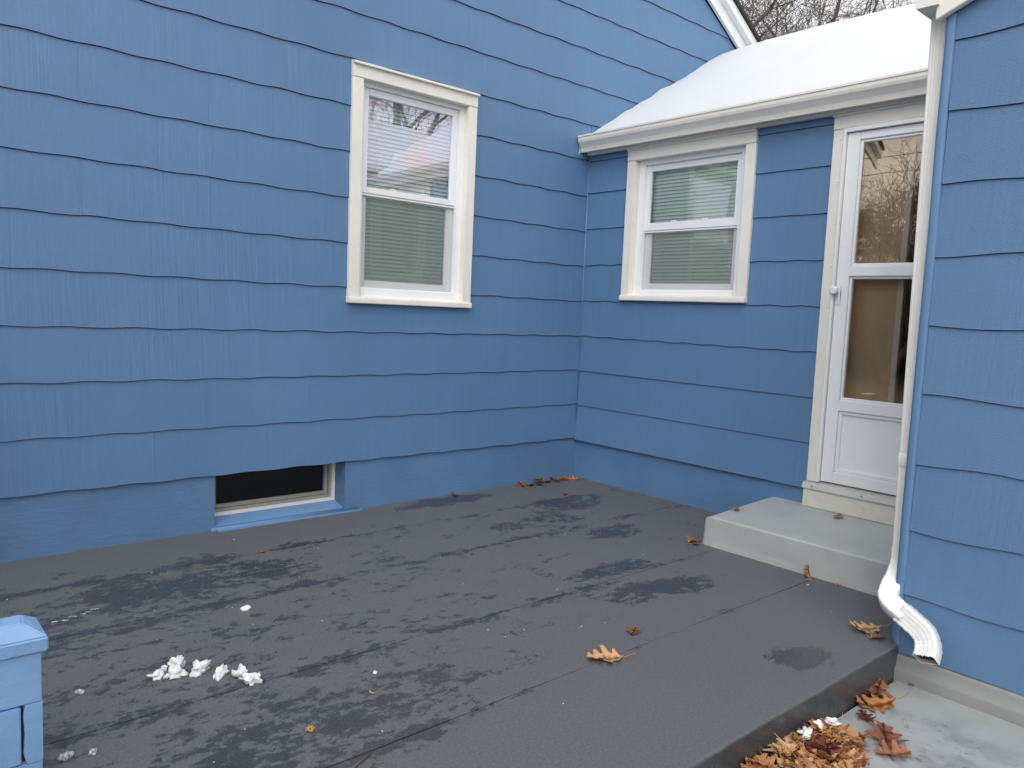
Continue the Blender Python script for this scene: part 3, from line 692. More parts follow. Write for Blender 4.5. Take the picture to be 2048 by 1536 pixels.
gp = [(-0.060, 2.595), (-0.060, 2.497), (-0.118, 2.490), (-0.122, 2.505), (-0.128, 2.520), (-0.142, 2.540), (-0.155, 2.556), (-0.160, 2.572), (-0.160, 2.592), (-0.166, 2.594), (-0.166, 2.606), (-0.158, 2.608), (-0.152, 2.604)]
inn = [(-0.152, 2.573), (-0.147, 2.560), (-0.135, 2.545), (-0.121, 2.524), (-0.112, 2.500), (-0.064, 2.505), (-0.064, 2.595)]
m = MB(); m.prism(gp+inn, 0.030, 2.95, Pe); gt = m.build('gutter', 'cream_gutter', bz)
m = MB(); m.prism(gp[:12]+[(-0.062, 2.600)], 0.0262, 0.0296, Pe); m.build('gutter_end_cap', 'cream_gutter', bz)
# snow blanket on the near slope
m = MB(); ny, ns = 90, 60; rows = []
for i in range(ny+1):
    y = -0.012-i/ny*3.70; row = []
    for k in range(ns+1):
        t = k/ns
        if t < 0.12:        # rounded eave lip
            a = t/0.12*math.pi/2; lip = 0.035+0.012*nz(y*2.1, 3.0, 1.0); x = -0.108-0.024*math.cos(a)*1.0+0.010*nz(y*3, 8.0, 0.0); z = 2.583+lip*math.sin(a)-0.0
            x += (1-math.cos(a))*0.02
        else:
            s_ = (t-0.12)/0.88; x = -0.088+s_*(1.92+0.088)
            z = 2.667+SL*x
            z += 0.026*nz(x*1.1, y*0.9, 3.0)+0.010*nz(x*3.2, y*2.6, 6.0)+0.003*nz(x*9, y*9, 2.0)
            z -= 0.020*max(0, 1-abs(y)/0.16)**1.5*(0.7+0.6*nz(x*7, 5.0, 1.0))
            if x > 1.50: z -= 0.42*(x-1.50)**2*(1+1.2*max(0, x-1.7))
            if s_ < 0.05: z = z*(s_/0.05)+(2.583+0.035+0.012*nz(y*2.1, 3.0, 1.0))*(1-s_/0.05)
        row.append((x, y, z))
    rows.append(row)
for r in rows: m.v += r
k1 = ns+1
for i in range(ny):
    for k in range(ns): m.f.append((i*k1+k, i*k1+k+1, (i+1)*k1+k+1, (i+1)*k1+k)); m.sm.append(True)
for k in range(ns):                             # closing skirt against the house wall
    a, b = rows[0][k], rows[0][k+1]; m.quad(a, b, (b[0], b[1], b[2]-0.12), (a[0], a[1], a[2]-0.12))
tag(m.build('roof_snow', 'snow', fix=False), 'thick smooth snow blanket on the breezeway roof above the gutter', 'snow', kind='stuff')
m = MB(); m.prism([(1.85, rz(1.75)+0.02), (3.7, rz(1.75)-SL*1.95+0.01), (3.7, rz(1.75)-SL*1.95+0.08), (1.9, 3.70)], 0.02, 3.7, Pe); tag(m.build('roof_snow', 'snow'), 'snow on the far side of the breezeway roof ridge', 'snow', kind='stuff')

# ------------------------------------------------------------------ garage
GY = -2.97; GS = 0.42; GR = -5.6; GXE = 5.5
grz = lambda y: 2.495+GS*(GY-y) if y > GR else 2.495+GS*(GY-GR)-GS*(GR-y)
gar = tag(empty('garage', (2.2, GR, -0.14)), 'blue shingled garage gable wall at the right with white downspout at its corner', 'garage')
GYE = 2*GR-GY
m = MB(); z0 = -0.06
for (a, b) in ((GY, GR), (GR, GYE)): m.quad((GX, a, z0), (GX, b, z0), (GX, b, grz(b)), (GX, a, grz(a)))
wallg = m.build('wall', 'blue_siding_thick', gar, fix=False)
cs = [(-0.035, 0.204+0.03, 0.0016)]+[(0.204+k*0.2717, 0.204+(k+1)*0.2717+0.03, 0.0062) for k in range(0, 13)]
siding(wallg, PG, 'blue_siding_thick', 3.002, 5.0, cs, [], 0.61, top=lambda u: grz(-u)-0.01, bot_v=0.0125, width=0.61, stag=0.17)
m = MB(); m.quad((GX, GY, -0.2), (GXE, GY, -0.2), (GXE, GY, 2.5), (GX, GY, 2.5)); m.quad((GX, GYE, -0.2), (GXE, GYE, -0.2), (GXE, GYE, 2.5), (GX, GYE, 2.5)); m.quad((GXE, GY, -0.2), (GXE, GYE, -0.2), (GXE, GYE, 2.5), (GXE, GY, 2.5))
m.build('side_wall', 'blue_siding_thick', gar, fix=False)
# rounded painted corner strip
m = MB(); pr = [(GX+0.03, GY+0.006), (GX-0.006, GY+0.006), (GX-0.015, GY+0.001), (GX-0.017, GY-0.008), (GX-0.017, GY-0.026), (GX-0.010, GY-0.0315), (GX-0.001, GY-0.0315)]
zs = [-0.03+0.05*i for i in range(51)]; n = len(m.v); k = len(pr)
for z in zs:
    dz = 0.0035*nz(z*2.2, 1.0, 3.0); tap = max(0, 1-(z+0.03)/0.06)
    for i, (x, y) in enumerate(pr): m.v.append((x+0.001*nz(z*6, i*0.5, 2.0)+0.01*tap*(i < 3), y+dz-0.016*tap*(i < 4), z))
for a in range(len(zs)-1):
    for i in range(k-1): m.f.append((n+a*k+i, n+a*k+i+1, n+(a+1)*k+i+1, n+(a+1)*k+i)); m.sm.append(True)
m.build('corner_strip', 'blue_siding', gar)
# grey painted footing
m = MB(); prf = [(0.004, -0.036), (0.012, -0.040), (0.020, -0.052), (0.022, -0.085), (0.034, -0.092), (0.038, -0.100), (0.040, -0.150)]
us_ = [2.99+0.06*i for i in range(40)]
m.sheet(prf, us_, lambda t, p, q: PG(t, p+0.002*nz(t*7, q*40, 1.0), q+0.002*nz(t*5, p*50, 4.0))); m.build('footing', 'grey_base_paint', gar)
# rake, roof, gutter
Pg = lambda t, p, q: (t, p, q)
for (a, b) in ((GY+0.03, GR), (GR, GYE-0.1)):
    m = MB(); n = 0
    lo, hi = -0.035, 0.155
    m.prism([(a, grz(a)+lo), (b, grz(b)+lo), (b, grz(b)+hi), (a, grz(a)+hi)], GX-0.052, GX-0.020, Pg); m.build('rake_board', 'cream_trim', gar, bevel=0.003)
    m = MB(); m.prism([(a+0.02, grz(a)+hi+0.002), (b, grz(b)+hi+0.002), (b, grz(b)+hi+0.035), (a+0.02, grz(a)+hi+0.035)], GX-0.075, GXE, Pg); m.build('roof', 'black_shingle', gar)
    m = MB(); m.prism([(a-0.01, grz(a)+hi+0.037), (b, grz(b)+hi+0.037), (b, grz(b)+hi+0.14), (a-0.05, grz(a)+hi+0.13)], GX-0.06, GXE, Pg); tag(m.build('roof_snow', 'snow', bevel=0.03), 'snow on the garage roof slope '+('facing the breezeway' if b == GR else 'turned away from the breezeway'), 'snow', kind='stuff')
m = MB(); gq = [(GY+0.018, 2.635), (GY+0.018, 2.500), (GY+0.098, 2.500), (GY+0.108, 2.530), (GY+0.132, 2.575), (GY+0.138, 2.600), (GY+0.138, 2.640), (GY+0.130, 2.645), (GY+0.128, 2.600), (GY+0.10, 2.535), (GY+0.092, 2.508), (GY+0.026, 2.508), (GY+0.026, 2.635)]
m.prism(gq, GX-0.060, -0.20, Pg); m.build('gutter', 'cream_gutter', gar)
m = MB(); m.prism(gq[:8], GX-0.068, GX-0.0605, Pg); m.build('gutter_end_cap', 'cream_gutter', gar)
MB().box(GX+0.0, -0.2, GY+0.002, GY+0.017, 2.44, 2.66).build('fascia', 'cream_trim', gar)
# downspout: ribbed pipe, strap, crushed elbows
ds = empty('downspout', (-1.09, -2.94, 0.02), gar)
def sect(hw, hd, rib=True, n=5, depth=0.0035):
    """rounded rectangle, front = +d side ribbed"""
    out = []; r = 0.008
    fr = []
    N_ = 4*n
    for i in range(N_+1):
        t = i/N_; x_ = -hw+r+t*(2*hw-2*r); fr.append((x_, hd-(depth*(0.5-0.5*math.cos(2*math.pi*t*n)) if rib else 0)))
    out += [(-hw, hd-r), (-hw+r*0.3, hd-r*0.3)]+fr+[(hw-r*0.3, hd-r*0.3), (hw, hd-r)]
    out += [(hw, -hd+r), (hw-r, -hd), (-hw+r, -hd), (-hw, -hd+r)]
    return out
dl = lambda z: -2.889-(2.3-z)*0.0150
m = MB(); sc_ = sect(0.036, 0.026)
zs = [2.505, 1.8, 1.2, 0.78, 0.36]
for zi, z in enumerate(zs): pass
m.sheet(sc_, zs, lambda z, p, q: (-1.105-q, dl(z)-0.036-p, z), closed=True); m.build('pipe', 'white_downspout', ds)
m = MB(); sc2 = sect(0.039, 0.029, False)
m.sheet(sc2, [0.715, 0.720, 0.765, 0.770], lambda z, p, q: (-1.105-q*(1.0 if 0.716 < z < 0.769 else 0.93), dl(z)-0.036-p*(1.0 if 0.716 < z < 0.769 else 0.95), z), closed=True); m.build('strap', 'white_downspout', ds)
def elbow(name, path, hw, hd, rings, open_end=False, frontref=None):
    pts = [Vector(p) for p in path]; dense = []
    for i in range(len(pts)-1):
        p0 = pts[max(i-1, 0)]; p1 = pts[i]; p2 = pts[i+1]; p3 = pts[min(i+2, len(pts)-1)]
        for k in range(6):
            t = k/6; dense.append(0.5*((2*p1)+(p2-p0)*t+(2*p0-5*p1+4*p2-p3)*t*t+(3*p1-p0-3*p2+p3)*t**3))
    dense.append(pts[-1]); m = MB(); n = len(m.v); sc = sect(hw, hd, True, 4, 0.0010); k = len(sc); prev = Vector(frontref)
    for i, p in enumerate(dense):
        d = (dense[min(i+1, len(dense)-1)]-dense[max(i-1, 0)]).normalized()
        f = (prev-d*prev.dot(d)).normalized(); prev = f; sd_ = d.cross(f)
        t = i/(len(dense)-1); cr = 1.0+0.020*math.sin(i*2.1)*rings; crush = 1.0
        for (a, b) in sc:
            a2 = a*cr*(1+0.05*nz(p.x*30, p.z*30, a*40)); b2 = b*cr*(1+0.06*nz(p.y*30, p.z*25, a*30))
            m.v.append(tuple(p+sd_*a2+f*b2))
    for i in range(len(dense)-1):
        for q in range(k):
            l = (q+1) % k; m.f.append((n+i*k+q, n+i*k+l, n+(i+1)*k+l, n+(i+1)*k+q)); m.sm.append(True)
    if open_end:                                # torn lip and dark bore
        e = n+(len(dense)-1)*k
        d = (dense[-1]-dense[-2]).normalized()
        for q in range(k):
            v = Vector(m.v[e+q])+d*(0.012*nz(q*0.55, 3.0, 1.0)-0.002); m.v[e+q] = tuple(v)
    o = m.build(name, 'white_elbow', ds)
    if open_end:
        md = o.modifiers.new('wall', 'SOLIDIFY'); md.thickness = 0.002; md.offset = -1
        mm = MB(); i0 = n+(len(dense)-5)*k; c = dense[-5]
        mm.v = [tuple(c+(Vector(m.v[i0+q])-c)*0.93) for q in range(k)]; mm.f = [tuple(range(k))]; mm.sm = [False]; mm.build('bore', 'dark_inside', ds, fix=False)
        ii = MB(); i1 = n+(len(dense)-1)*k
        ii.v = [tuple(c+(Vector(m.v[i0+q])-c)*0.935) for q in range(k)]+[tuple(dense[-1]+(Vector(m.v[i1+q])-dense[-1])*0.95) for q in range(k)]
        ii.f = [(q, (q+1) % k, k+(q+1) % k, k+q) for q in range(k)]; ii.sm = [True]*k; ii.build('bore_lining', 'grey_frame', ds, fix=False)
    return o
yv = dl(0.36)-0.036
elbow('elbow', [(-1.105, yv, 0.375), (-1.108, yv, 0.315), (-1.135, yv+0.002, 0.262), (-1.185, yv+0.004, 0.213), (-1.225, yv-0.008, 0.186), (-1.252, yv-0.045, 0.170), (-1.262, yv-0.095, 0.150)], 0.038, 0.027, 1.0, frontref=(-1, 0, 0))
elbow('outlet_elbow', [(-1.259, yv-0.075, 0.160), (-1.265, yv-0.120, 0.138), (-1.270, yv-0.165, 0.113), (-1.282, yv-0.190, 0.080), (-1.305, yv-0.200, 0.050), (-1.325, yv-0.203, 0.030)], 0.041, 0.030, 1.2, True, frontref=(-1, 0, 0.2))

# ------------------------------------------------------------------ grey concrete step
m = MB()
xs_ = [0.0, -0.1, -0.25, -0.40, -0.55, -0.668, -0.676, -0.6805, -0.682, -0.684, -0.686, -0.690]
zs_ = [0.196, 0.193, 0.187, 0.180, 0.173, 0.1680, 0.1665, 0.163, 0.157, 0.09, 0.04, -0.005]
ysl = [-1.715+0.0, -1.722, -1.735, -1.76]+[-1.80-0.09*i for i in range(14)]
n = len(m.v); k = len(xs_)
for j, y in enumerate(ysl):
    ed = (0.020, 0.007, 0.001, 0.0)[j] if j < 4 else 0.0
    for i in range(k):
        wob = 0.004*nz(y*3, i*0.7, 3.0)
        m.v.append((xs_[i]+wob*(i > 4)+(0.02*(3-j)/3*(i > 6) if j < 4 else 0)*0.5, y+0.004*nz(i*1.3, 2.0, 7.0)+(0.015 if i > 6 and j < 3 else 0), max(-0.006, zs_[i]-ed*(i < 9))))
for j in range(len(ysl)-1):
    for i in range(k-1): m.f.append((n+j*k+i, n+j*k+i+1, n+(j+1)*k+i+1, n+(j+1)*k+i)); m.sm.append(5 <= i <= 7 or j < 2)
n2 = len(m.v)
for i in range(k): m.v.append((m.v[n+i][0], m.v[n+i][1]+0.004, -0.006))
for i in range(k-1): m.f.append((n+i, n2+i, n2+i+1, n+i+1)); m.sm.append(False)
tag(m.build('step', 'grey_step_paint', origin=(-0.34, -2.3, 0)), 'grey painted concrete step with rounded edges below the storm door', 'step')

# ------------------------------------------------------------------ low pale-blue wall end, lower left
lw = tag(empty('low_wall', (-4.5, -1.945, 0.0)), 'low pale blue block wall with sloped cap at the lower left corner', 'wall')
XE = -4.032
MB().box(-5.4, XE-0.004, -2.002, -1.886, -0.01, 0.362).build('core', 'pale_blue', lw)
def block(x0, x1, z0, z1, v=0.0):
    m = MB(); m.box(x0, x1, -2.016+v, -1.998, z0, z1); m.build('block', 'pale_blue', lw, bevel=0.0025)
def row(cuts, z0, z1):
    for a, b in zip(cuts[:-1], cuts[1:]): block(a+0.0009, b-0.0009, z0, z1)
row([-5.4, -5.1, -4.76, -4.43, -4.127, XE], 0.2295, 0.3618)
row([-5.4, -5.05, -4.70, -4.36], 0.071, 0.2265)
m = MB(); m.box(-4.359, -4.080, -2.0175, -1.998, 0.0735, 0.2255); m.build('block', 'pale_blue', lw, bevel=0.003)
m = MB(); m.prism([(-4.068, 0.0708), (XE, 0.0708), (XE, 0.2288), (-4.071, 0.2288), (-4.0745, 0.20), (-4.072, 0.15), (-4.075, 0.10)], -2.016, -1.998, lambda t, p, q: (p, t, q)); m.build('block', 'pale_blue', lw)
row([-5.4, -5.1, -4.76, -4.43, -4.115, XE], -0.008, 0.070)
m = MB(); m.prism([(-4.0795, 0.0735), (-4.0695, 0.0735), (-4.0735, 0.2255), (-4.0795, 0.2255)], -2.0035, -2.0015, lambda t, p, q: (p, t, q)); m.build('joint_shade', 'dark_inside', lw)  # dark strip painted in for the shade deep in the gap
m = MB(); xa, xb, ya, yb = -5.45, -4.018, -2.024, -1.866
lo = [(xa, ya, 0.362), (xb, ya, 0.362), (xb, yb, 0.362), (xa, yb, 0.362)]; mi = [(x, y, 0.400) for x, y, z in lo]; hi = [(xa, -1.980, 0.432), (xb-0.050, -1.980, 0.432), (xb-0.042, -1.912, 0.432), (xa, -1.912, 0.432)]
n = len(m.v); m.v += lo+mi+hi
for a in (0, 4):
    for i in range(4): j = (i+1) % 4; m.f.append((n+a+i, n+a+j, n+a+4+j, n+a+4+i)); m.sm.append(False)
m.f += [(n, n+3, n+2, n+1), (n+8, n+9, n+10, n+11)]; m.sm += [False, False]
m.build('cap', 'pale_blue', lw, bevel=0.004)

fc = tag(empty('shade_fence', (-5.75, -2.4, -0.2)), 'tall grey board fence added out of view to shade the left of the patio', 'fence')  # unseen blocker, added to darken the lower left wall and patio
for i in range(26):
    MB().box(-5.77, -5.745, -0.25-i*0.165, -0.25-i*0.165-0.155, -0.15, 2.05).build('board', 'shade_fence_wood', fc, bevel=0.003)
for zz in (0.35, 1.65): MB().box(-5.815, -5.7705, -4.55, -0.25, zz, zz+0.09).build('rail', 'shade_fence_wood', fc)

# ------------------------------------------------------------------ leaves
def leaf_mesh(seed, lobes=4, curl=0.5, fold=0.25):
    r = random.Random(seed); side = []
    ts = [0.16+0.62*i/(lobes-1) for i in range(lobes)]
    wid = [0.26, 0.40, 0.42, 0.26, 0.2] if lobes >= 4 else [0.32, 0.45, 0.3]
    pts = [(0.0, 0.012), (0.07, 0.045), (0.13, 0.09), (0.19, 0.25), (0.245, 0.24), (0.26, 0.13), (0.34, 0.15), (0.43, 0.40), (0.50, 0.41), (0.51, 0.18), (0.58, 0.18), (0.67, 0.37), (0.735, 0.35), (0.74, 0.16), (0.81, 0.14), (0.88, 0.21), (0.925, 0.18), (0.93, 0.07), (1.0, 0.0)]
    pts = [(t+(r.uniform(-.012, .012) if 0 < t < 1 else 0), w_*r.uniform(0.8, 1.15)) for (t, w_) in pts]
    m = MB(); n = 0; ax = [(t, 0.0) for (t, _) in pts]
    k1, k2, tw = r.uniform(-1, 1)*curl, r.uniform(0.2, 1.0)*fold, r.uniform(-0.6, 0.6)
    def bend(t, w_):
        z = k1*0.5*(t-0.45)**2+k2*abs(w_)*1.0+tw*w_*(t-0.4)+0.09*math.sin(t*7+seed)*w_*2+0.05*math.sin(w_*9+seed*2)
        return (t-0.45, w_, z)
    for s in (1, -1):
        for i in range(len(pts)-1):
            a, b = pts[i], pts[i+1]
            q = [bend(a[0], 0), bend(b[0], 0), bend(b[0], s*b[1]*0.5), bend(a[0], s*a[1]*0.5)]
            q2 = [bend(a[0], s*a[1]*0.5), bend(b[0], s*b[1]*0.5), bend(b[0], s*b[1]), bend(a[0], s*a[1])]
            m.quad(*q, True); m.quad(*q2, True)
    st = [(-0.45-0.35*t, 0.06*math.sin(t*2+seed), bend(0, 0)[2]+0.10*t*r.uniform(0.2, 1)) for t in (0, 0.33, 0.66, 1.0)]
    m.tube(st, 0.009, 4)
    zmin = min(v[2] for v in m.v); m.v = [(x, y, z-zmin) for x, y, z in m.v]
    me = bpy.data.meshes.new('leaf'); me.from_pydata(m.v, [], m.f); me.polygons.foreach_set('use_smooth', m.sm)
    bm = bmesh.new(); bm.from_mesh(me); bmesh.ops.remove_doubles(bm, verts=bm.verts, dist=1e-4); bm.to_mesh(me); bm.free()
    me.materials.append(MATS['dry_leaf']); return me
LM = [leaf_mesh(i+1, 4 if i % 3 else 3, 0.5+0.5*(i % 4), 0.15+0.2*(i % 3)) for i in range(10)]
def leaf(x, y, z, size, rot, col, label, mesh=None, tilt=(0, 0), group=None):
    o = bpy.data.objects.new('oak_leaf', LM[mesh if mesh is not None else random.randrange(10)]); C.objects.link(o)
    o.location = (x, y, z); o.scale = (size, size, size*0.8); o.rotation_euler = (tilt[0], tilt[1], rot); o.color = (*col, 1)
    return tag(o, label, 'leaf', group)
TAN = (0.52, 0.27, 0.11); ORG = (0.42, 0.17, 0.055); BRN = (0.20, 0.075, 0.03); RED = (0.13, 0.028, 0.022); PALE = (0.58, 0.38, 0.19); DRK = (0.085, 0.04, 0.022)
P1 = 'single leaves lying on the dark patio'
leaf(-2.27, -2.39, 0.002, 0.145, 2.6, (0.62, 0.33, 0.15), 'large tan oak leaf in the middle of the dark patio', 1, group=P1)
leaf(-2.00, -2.29, 0.002, 0.075, 0.4, BRN, 'small brown leaf behind the large tan leaf on the patio', 2, group=P1)
leaf(-0.72, -2.36, 0.002, 0.105, 1.0, ORG, 'orange leaf standing against the front of the grey step', 3, tilt=(0.5, -0.6), group=P1)
leaf(-0.70, -2.50, 0.002, 0.04, 1.9, TAN, 'tiny tan leaf scrap beside the orange leaf at the step', 0, group=P1)
leaf(-0.70, -1.64, 0.002, 0.11, 0.2, ORG, 'orange leaf at the left front corner of the grey step', 4, group=P1)
leaf(-0.74, -1.70, 0.002, 0.05, 2.2, BRN, 'little curled leaf under the one at the step corner', 5, group=P1)
leaf(-1.16, -2.86, 0.002, 0.14, 2.5, PALE, 'pale tan oak leaf near the downspout elbow', 7, group=P1)
leaf(-1.20, -2.925, 0.002, 0.085, 2.7, (0.28, 0.15, 0.07), 'darker folded leaf behind the pale leaf near the elbow', 5, group=P1)
leaf(-1.21, -0.045, 0.004, 0.10, 0.8, (0.30, 0.09, 0.035), 'lone reddish brown leaf at the foot of the house wall', 8, tilt=(0.35, 0.2), group=P1)
for i in range(9):
    leaf(-0.60+0.062*i+random.uniform(-.02, .02), -0.045-0.03*(i % 3)-(0.02 if i < 3 else 0), 0.003+0.006*(i % 2), random.uniform(0.075, 0.115), random.uniform(0, 6), random.choice([BRN, (0.30, 0.12, 0.05), ORG, (0.24, 0.085, 0.035)]),
         'brown leaf in the row drifted into the inner wall corner', tilt=(random.uniform(-.4, .4), random.uniform(-.3, .3)), group='leaves drifted into the inner corner of the patio')
leaf(-0.525, -0.43, 0.002, 0.05, 0.5, BRN, 'small brown leaf out from the inner wall corner', 1, group=P1)
leaf(-3.367, -2.187, 0.002, 0.035, 1.1, (0.65, 0.36, 0.09), 'tiny yellow leaf scrap at the bottom of the patio', 2, group=P1)
leaf(-3.10, -2.10, 0.002, 0.022, 2.1, (0.65, 0.42, 0.15), 'yellow speck of leaf right of the snow lumps', 3, group=P1)
leaf(-2.786, -0.508, 0.002, 0.035, 0.3, ORG, 'tiny orange leaf scrap below the basement window', 4, group=P1)
leaf(-0.149, -2.22, 0.199, 0.085, 0.1, (0.38, 0.18, 0.09), 'brown leaf on the step by the white riser board', 6, group='leaves lying on the grey step')
leaf(-0.46, -1.765, 0.185, 0.075, 0.5, (0.40, 0.20, 0.10), 'thin brown leaf at the left end of the step', 8, group='leaves lying on the grey step')
W = -0.136; P2 = 'single leaves lying on the grey walkway'
leaf(-1.43, -3.03, W, 0.16, 0.3, (0.26, 0.10, 0.045), 'long brown curled oak leaf on the grey walkway below the slab', 3, tilt=(0.15, 0.1), group=P2)
leaf(-1.50, -3.07, W, 0.15, 2.4, ORG, 'amber oak leaf overlapping the long brown one on the walkway', 7, tilt=(-0.1, 0.2), group=P2)
leaf(-1.53, -2.975-0.05, W, 0.075, 1.3, RED, 'small dark red leaf against the slab face', 5, tilt=(0.5, 0), group=P2)
leaf(-1.63, -3.085, W, 0.085, 0.9, RED, 'small spiky dark red leaf alone on the grey walkway', 2, group=P2)
leaf(-1.20, -3.07, W, 0.055, 0.2, (0.22, 0.04, 0.03), 'narrow red leaf scrap near the garage footing', 0, group=P2)
leaf(-1.17, -3.095, W, 0.05, 1.4, (0.28, 0.06, 0.04), 'upturned red leaf scrap close to the garage footing', 4, tilt=(0.4, 0.3), group=P2)
leaf(-1.72, -3.19, W, 0.17, 0.5, (0.24, 0.085, 0.045), 'large russet oak leaf right of the leaf heap', 8, tilt=(0.1, -0.1), group=P2)
leaf(-1.80, -3.24, W, 0.13, 5.6, (0.34, 0.13, 0.06), 'flat copper leaf below the large russet leaf', 1, group=P2)
hp = 'leaves in the heap below the slab edge'
for i in range(150):
    t = random.random(); x = -1.80-0.52*t; yb = -3.02-0.02; sp = 0.10+0.24*t
    y = yb-random.random()**1.3*sp; hgt = max(0.0, 0.045*(1-(yb-y)/(sp+1e-6)))*min(1, t*4+0.25)
    leaf(x, y, W+random.random()*hgt, random.uniform(0.07, 0.14), random.uniform(0, 6.28), random.choice([TAN, ORG, (0.46, 0.22, 0.09), (0.36, 0.15, 0.06), BRN, ORG, PALE, RED, (0.52, 0.25, 0.09), (0.55, 0.32, 0.15)]),
         'dry oak leaf in the orange brown heap below the slab edge', tilt=(random.uniform(-.4, .4), random.uniform(-.4, .4)), group=hp)
leaf(-4.150, -1.93, 0.434, 0.10, 1.2, (0.30, 0.15, 0.08), 'brown leaf on the cap of the low blue wall', 5, tilt=(0, -0.9), group='leaf on the low wall')

# ------------------------------------------------------------------ snow lumps, ice scraps, twig
def lump(name, x, y, z, sx, sy, sz, rot, seed, label, cat='snow', group=None, rough=0.35, sub=3):
    bm = bmesh.new(); bmesh.ops.create_icosphere(bm, subdivisions=sub, radius=1.0)
    for v in bm.verts:
        p = v.co.copy(); d = 1+rough*mnoise.noise(p*1.6+Vector((seed*3.1, 0, 0)))+rough*0.5*mnoise.noise(p*3.7+Vector((0, seed*1.7, 0)))+rough*0.22*mnoise.noise(p*8+Vector((0, 0, seed)))
        v.co = p*d; v.co.z = max(v.co.z, -0.45)
    me = bpy.data.meshes.new(name); bm.to_mesh(me); bm.free(); me.polygons.foreach_set('use_smooth', [True]*len(me.polygons)); me.materials.append(MATS['clear_ice' if name in ('ice_sliver', 'ice_crumb') and seed not in (20, 21) else 'wet_snow'])
    o = bpy.data.objects.new(name, me); C.objects.link(o); o.location = (x, y, z+sz*0.44); o.scale = (sx, sy, sz); o.rotation_euler = (0, 0, rot)
    return tag(o, label, cat, group)
SG = 'snow lumps melting on the patio'
for i, (x, y, sx, sy, sz, ro, lab) in enumerate([
    (-3.620, -1.580, 0.040, 0.024, 0.022, 0.3, 'leftmost flat lump in the cluster of melting snow on the patio'),
    (-3.585, -1.535, 0.024, 0.016, 0.016, 0.9, 'smallest snow crumb behind the left end of the snow cluster'),
    (-3.540, -1.535, 0.055, 0.032, 0.042, 0.7, 'tallest rear lump in the cluster of melting snow'),
    (-3.568, -1.610, 0.050, 0.030, 0.035, -0.1, 'front snow lump just below the tallest one'),
    (-3.492, -1.622, 0.058, 0.034, 0.040, 0.6, 'broad snow lump in the middle of the cluster'),
    (-3.445, -1.685, 0.052, 0.028, 0.030, 0.5, 'craggy snow lump right of the broad middle one'),
    (-3.397, -1.740, 0.028, 0.040, 0.036, 0.4, 'upper half of the rightmost twin snow lump'),
    (-3.385, -1.795, 0.042, 0.030, 0.038, -0.5, 'lower half of the rightmost twin snow lump')]):
    lump('snow_lump', x, y, 0.0, sx*0.60, sy*0.66, sz*0.60, ro, i+1, lab, group=SG, rough=0.95)
for i, (x, y, s_, lab) in enumerate([
    (-3.151, -1.185, 0.026, 'single white ice lump beyond the snow cluster on the patio'), (-3.018, -1.982, 0.013, 'tiny white ice crumb right of the snow cluster'),
    (-3.846, -1.549, 0.020, 'grey ice crumb near the low blue wall'), (-3.959, -1.917, 0.026, 'white ice crumb beside the foot of the low blue wall'), (-3.896, -1.936, 0.020, 'greyish ice crumb second from the low blue wall foot'),
    (-0.83, -2.42, 0.010, 'white ice speck at the step end of the patio joint')]):
    lump('ice_crumb', x, y, 0.0, s_*0.8, s_*0.55, s_*0.5, i*1.1, i+20, lab, cat='ice', group='ice crumbs on the patio', rough=0.6, sub=2)
for i in range(42):
    x, y = random.uniform(-3.9, -0.6), random.uniform(-2.7, -0.2)
    lump('ice_fleck', x, y, 0.0, random.uniform(.0015, .0035), random.uniform(.0015, .003), .0015, i, i+60, 'pinhead white ice fleck scattered on the dark patio', cat='ice', group='ice flecks scattered on the patio', sub=1)
for i in range(9):
    t = i/8; lump('ice_sliver', -3.92+0.30*t+random.uniform(-.02, .02), -0.93+0.10*t+random.uniform(-.012, .012), 0.0, random.uniform(.010, .022), .004, .0018, -0.3, i+150, 'thin glassy ice sliver in the line behind the low blue wall', cat='ice', group='ice slivers in a line on the patio', sub=2)
for i, (x, y, z, a_, lab) in enumerate([(-2.010, -3.050, -0.085, 0.034, 'largest white snow lump on the leaf heap'), (-1.915, -3.045, -0.085, 0.024, 'small middle snow lump on the leaf heap'), (-1.850, -3.060, -0.09, 0.027, 'rightmost snow lump on the leaf heap')]):
    lump('snow_lump', x, y, z, a_*0.7, a_*0.5, a_*0.45, i, i+200, lab, group='snow lumps on the leaf heap', rough=0.9)
tw = MB(); tw.tube([(-3.55, -2.512, 0.006), (-3.45, -2.468, 0.008), (-3.37, -2.442, 0.009), (-3.29, -2.405, 0.007)], [0.003, 0.0042, 0.0045, 0.003], 6)
tag(tw.build('twig', 'bark', origin=(-3.42, -2.45, 0)), 'thin pale twig lying along the slab joint at the bottom edge', 'twig')

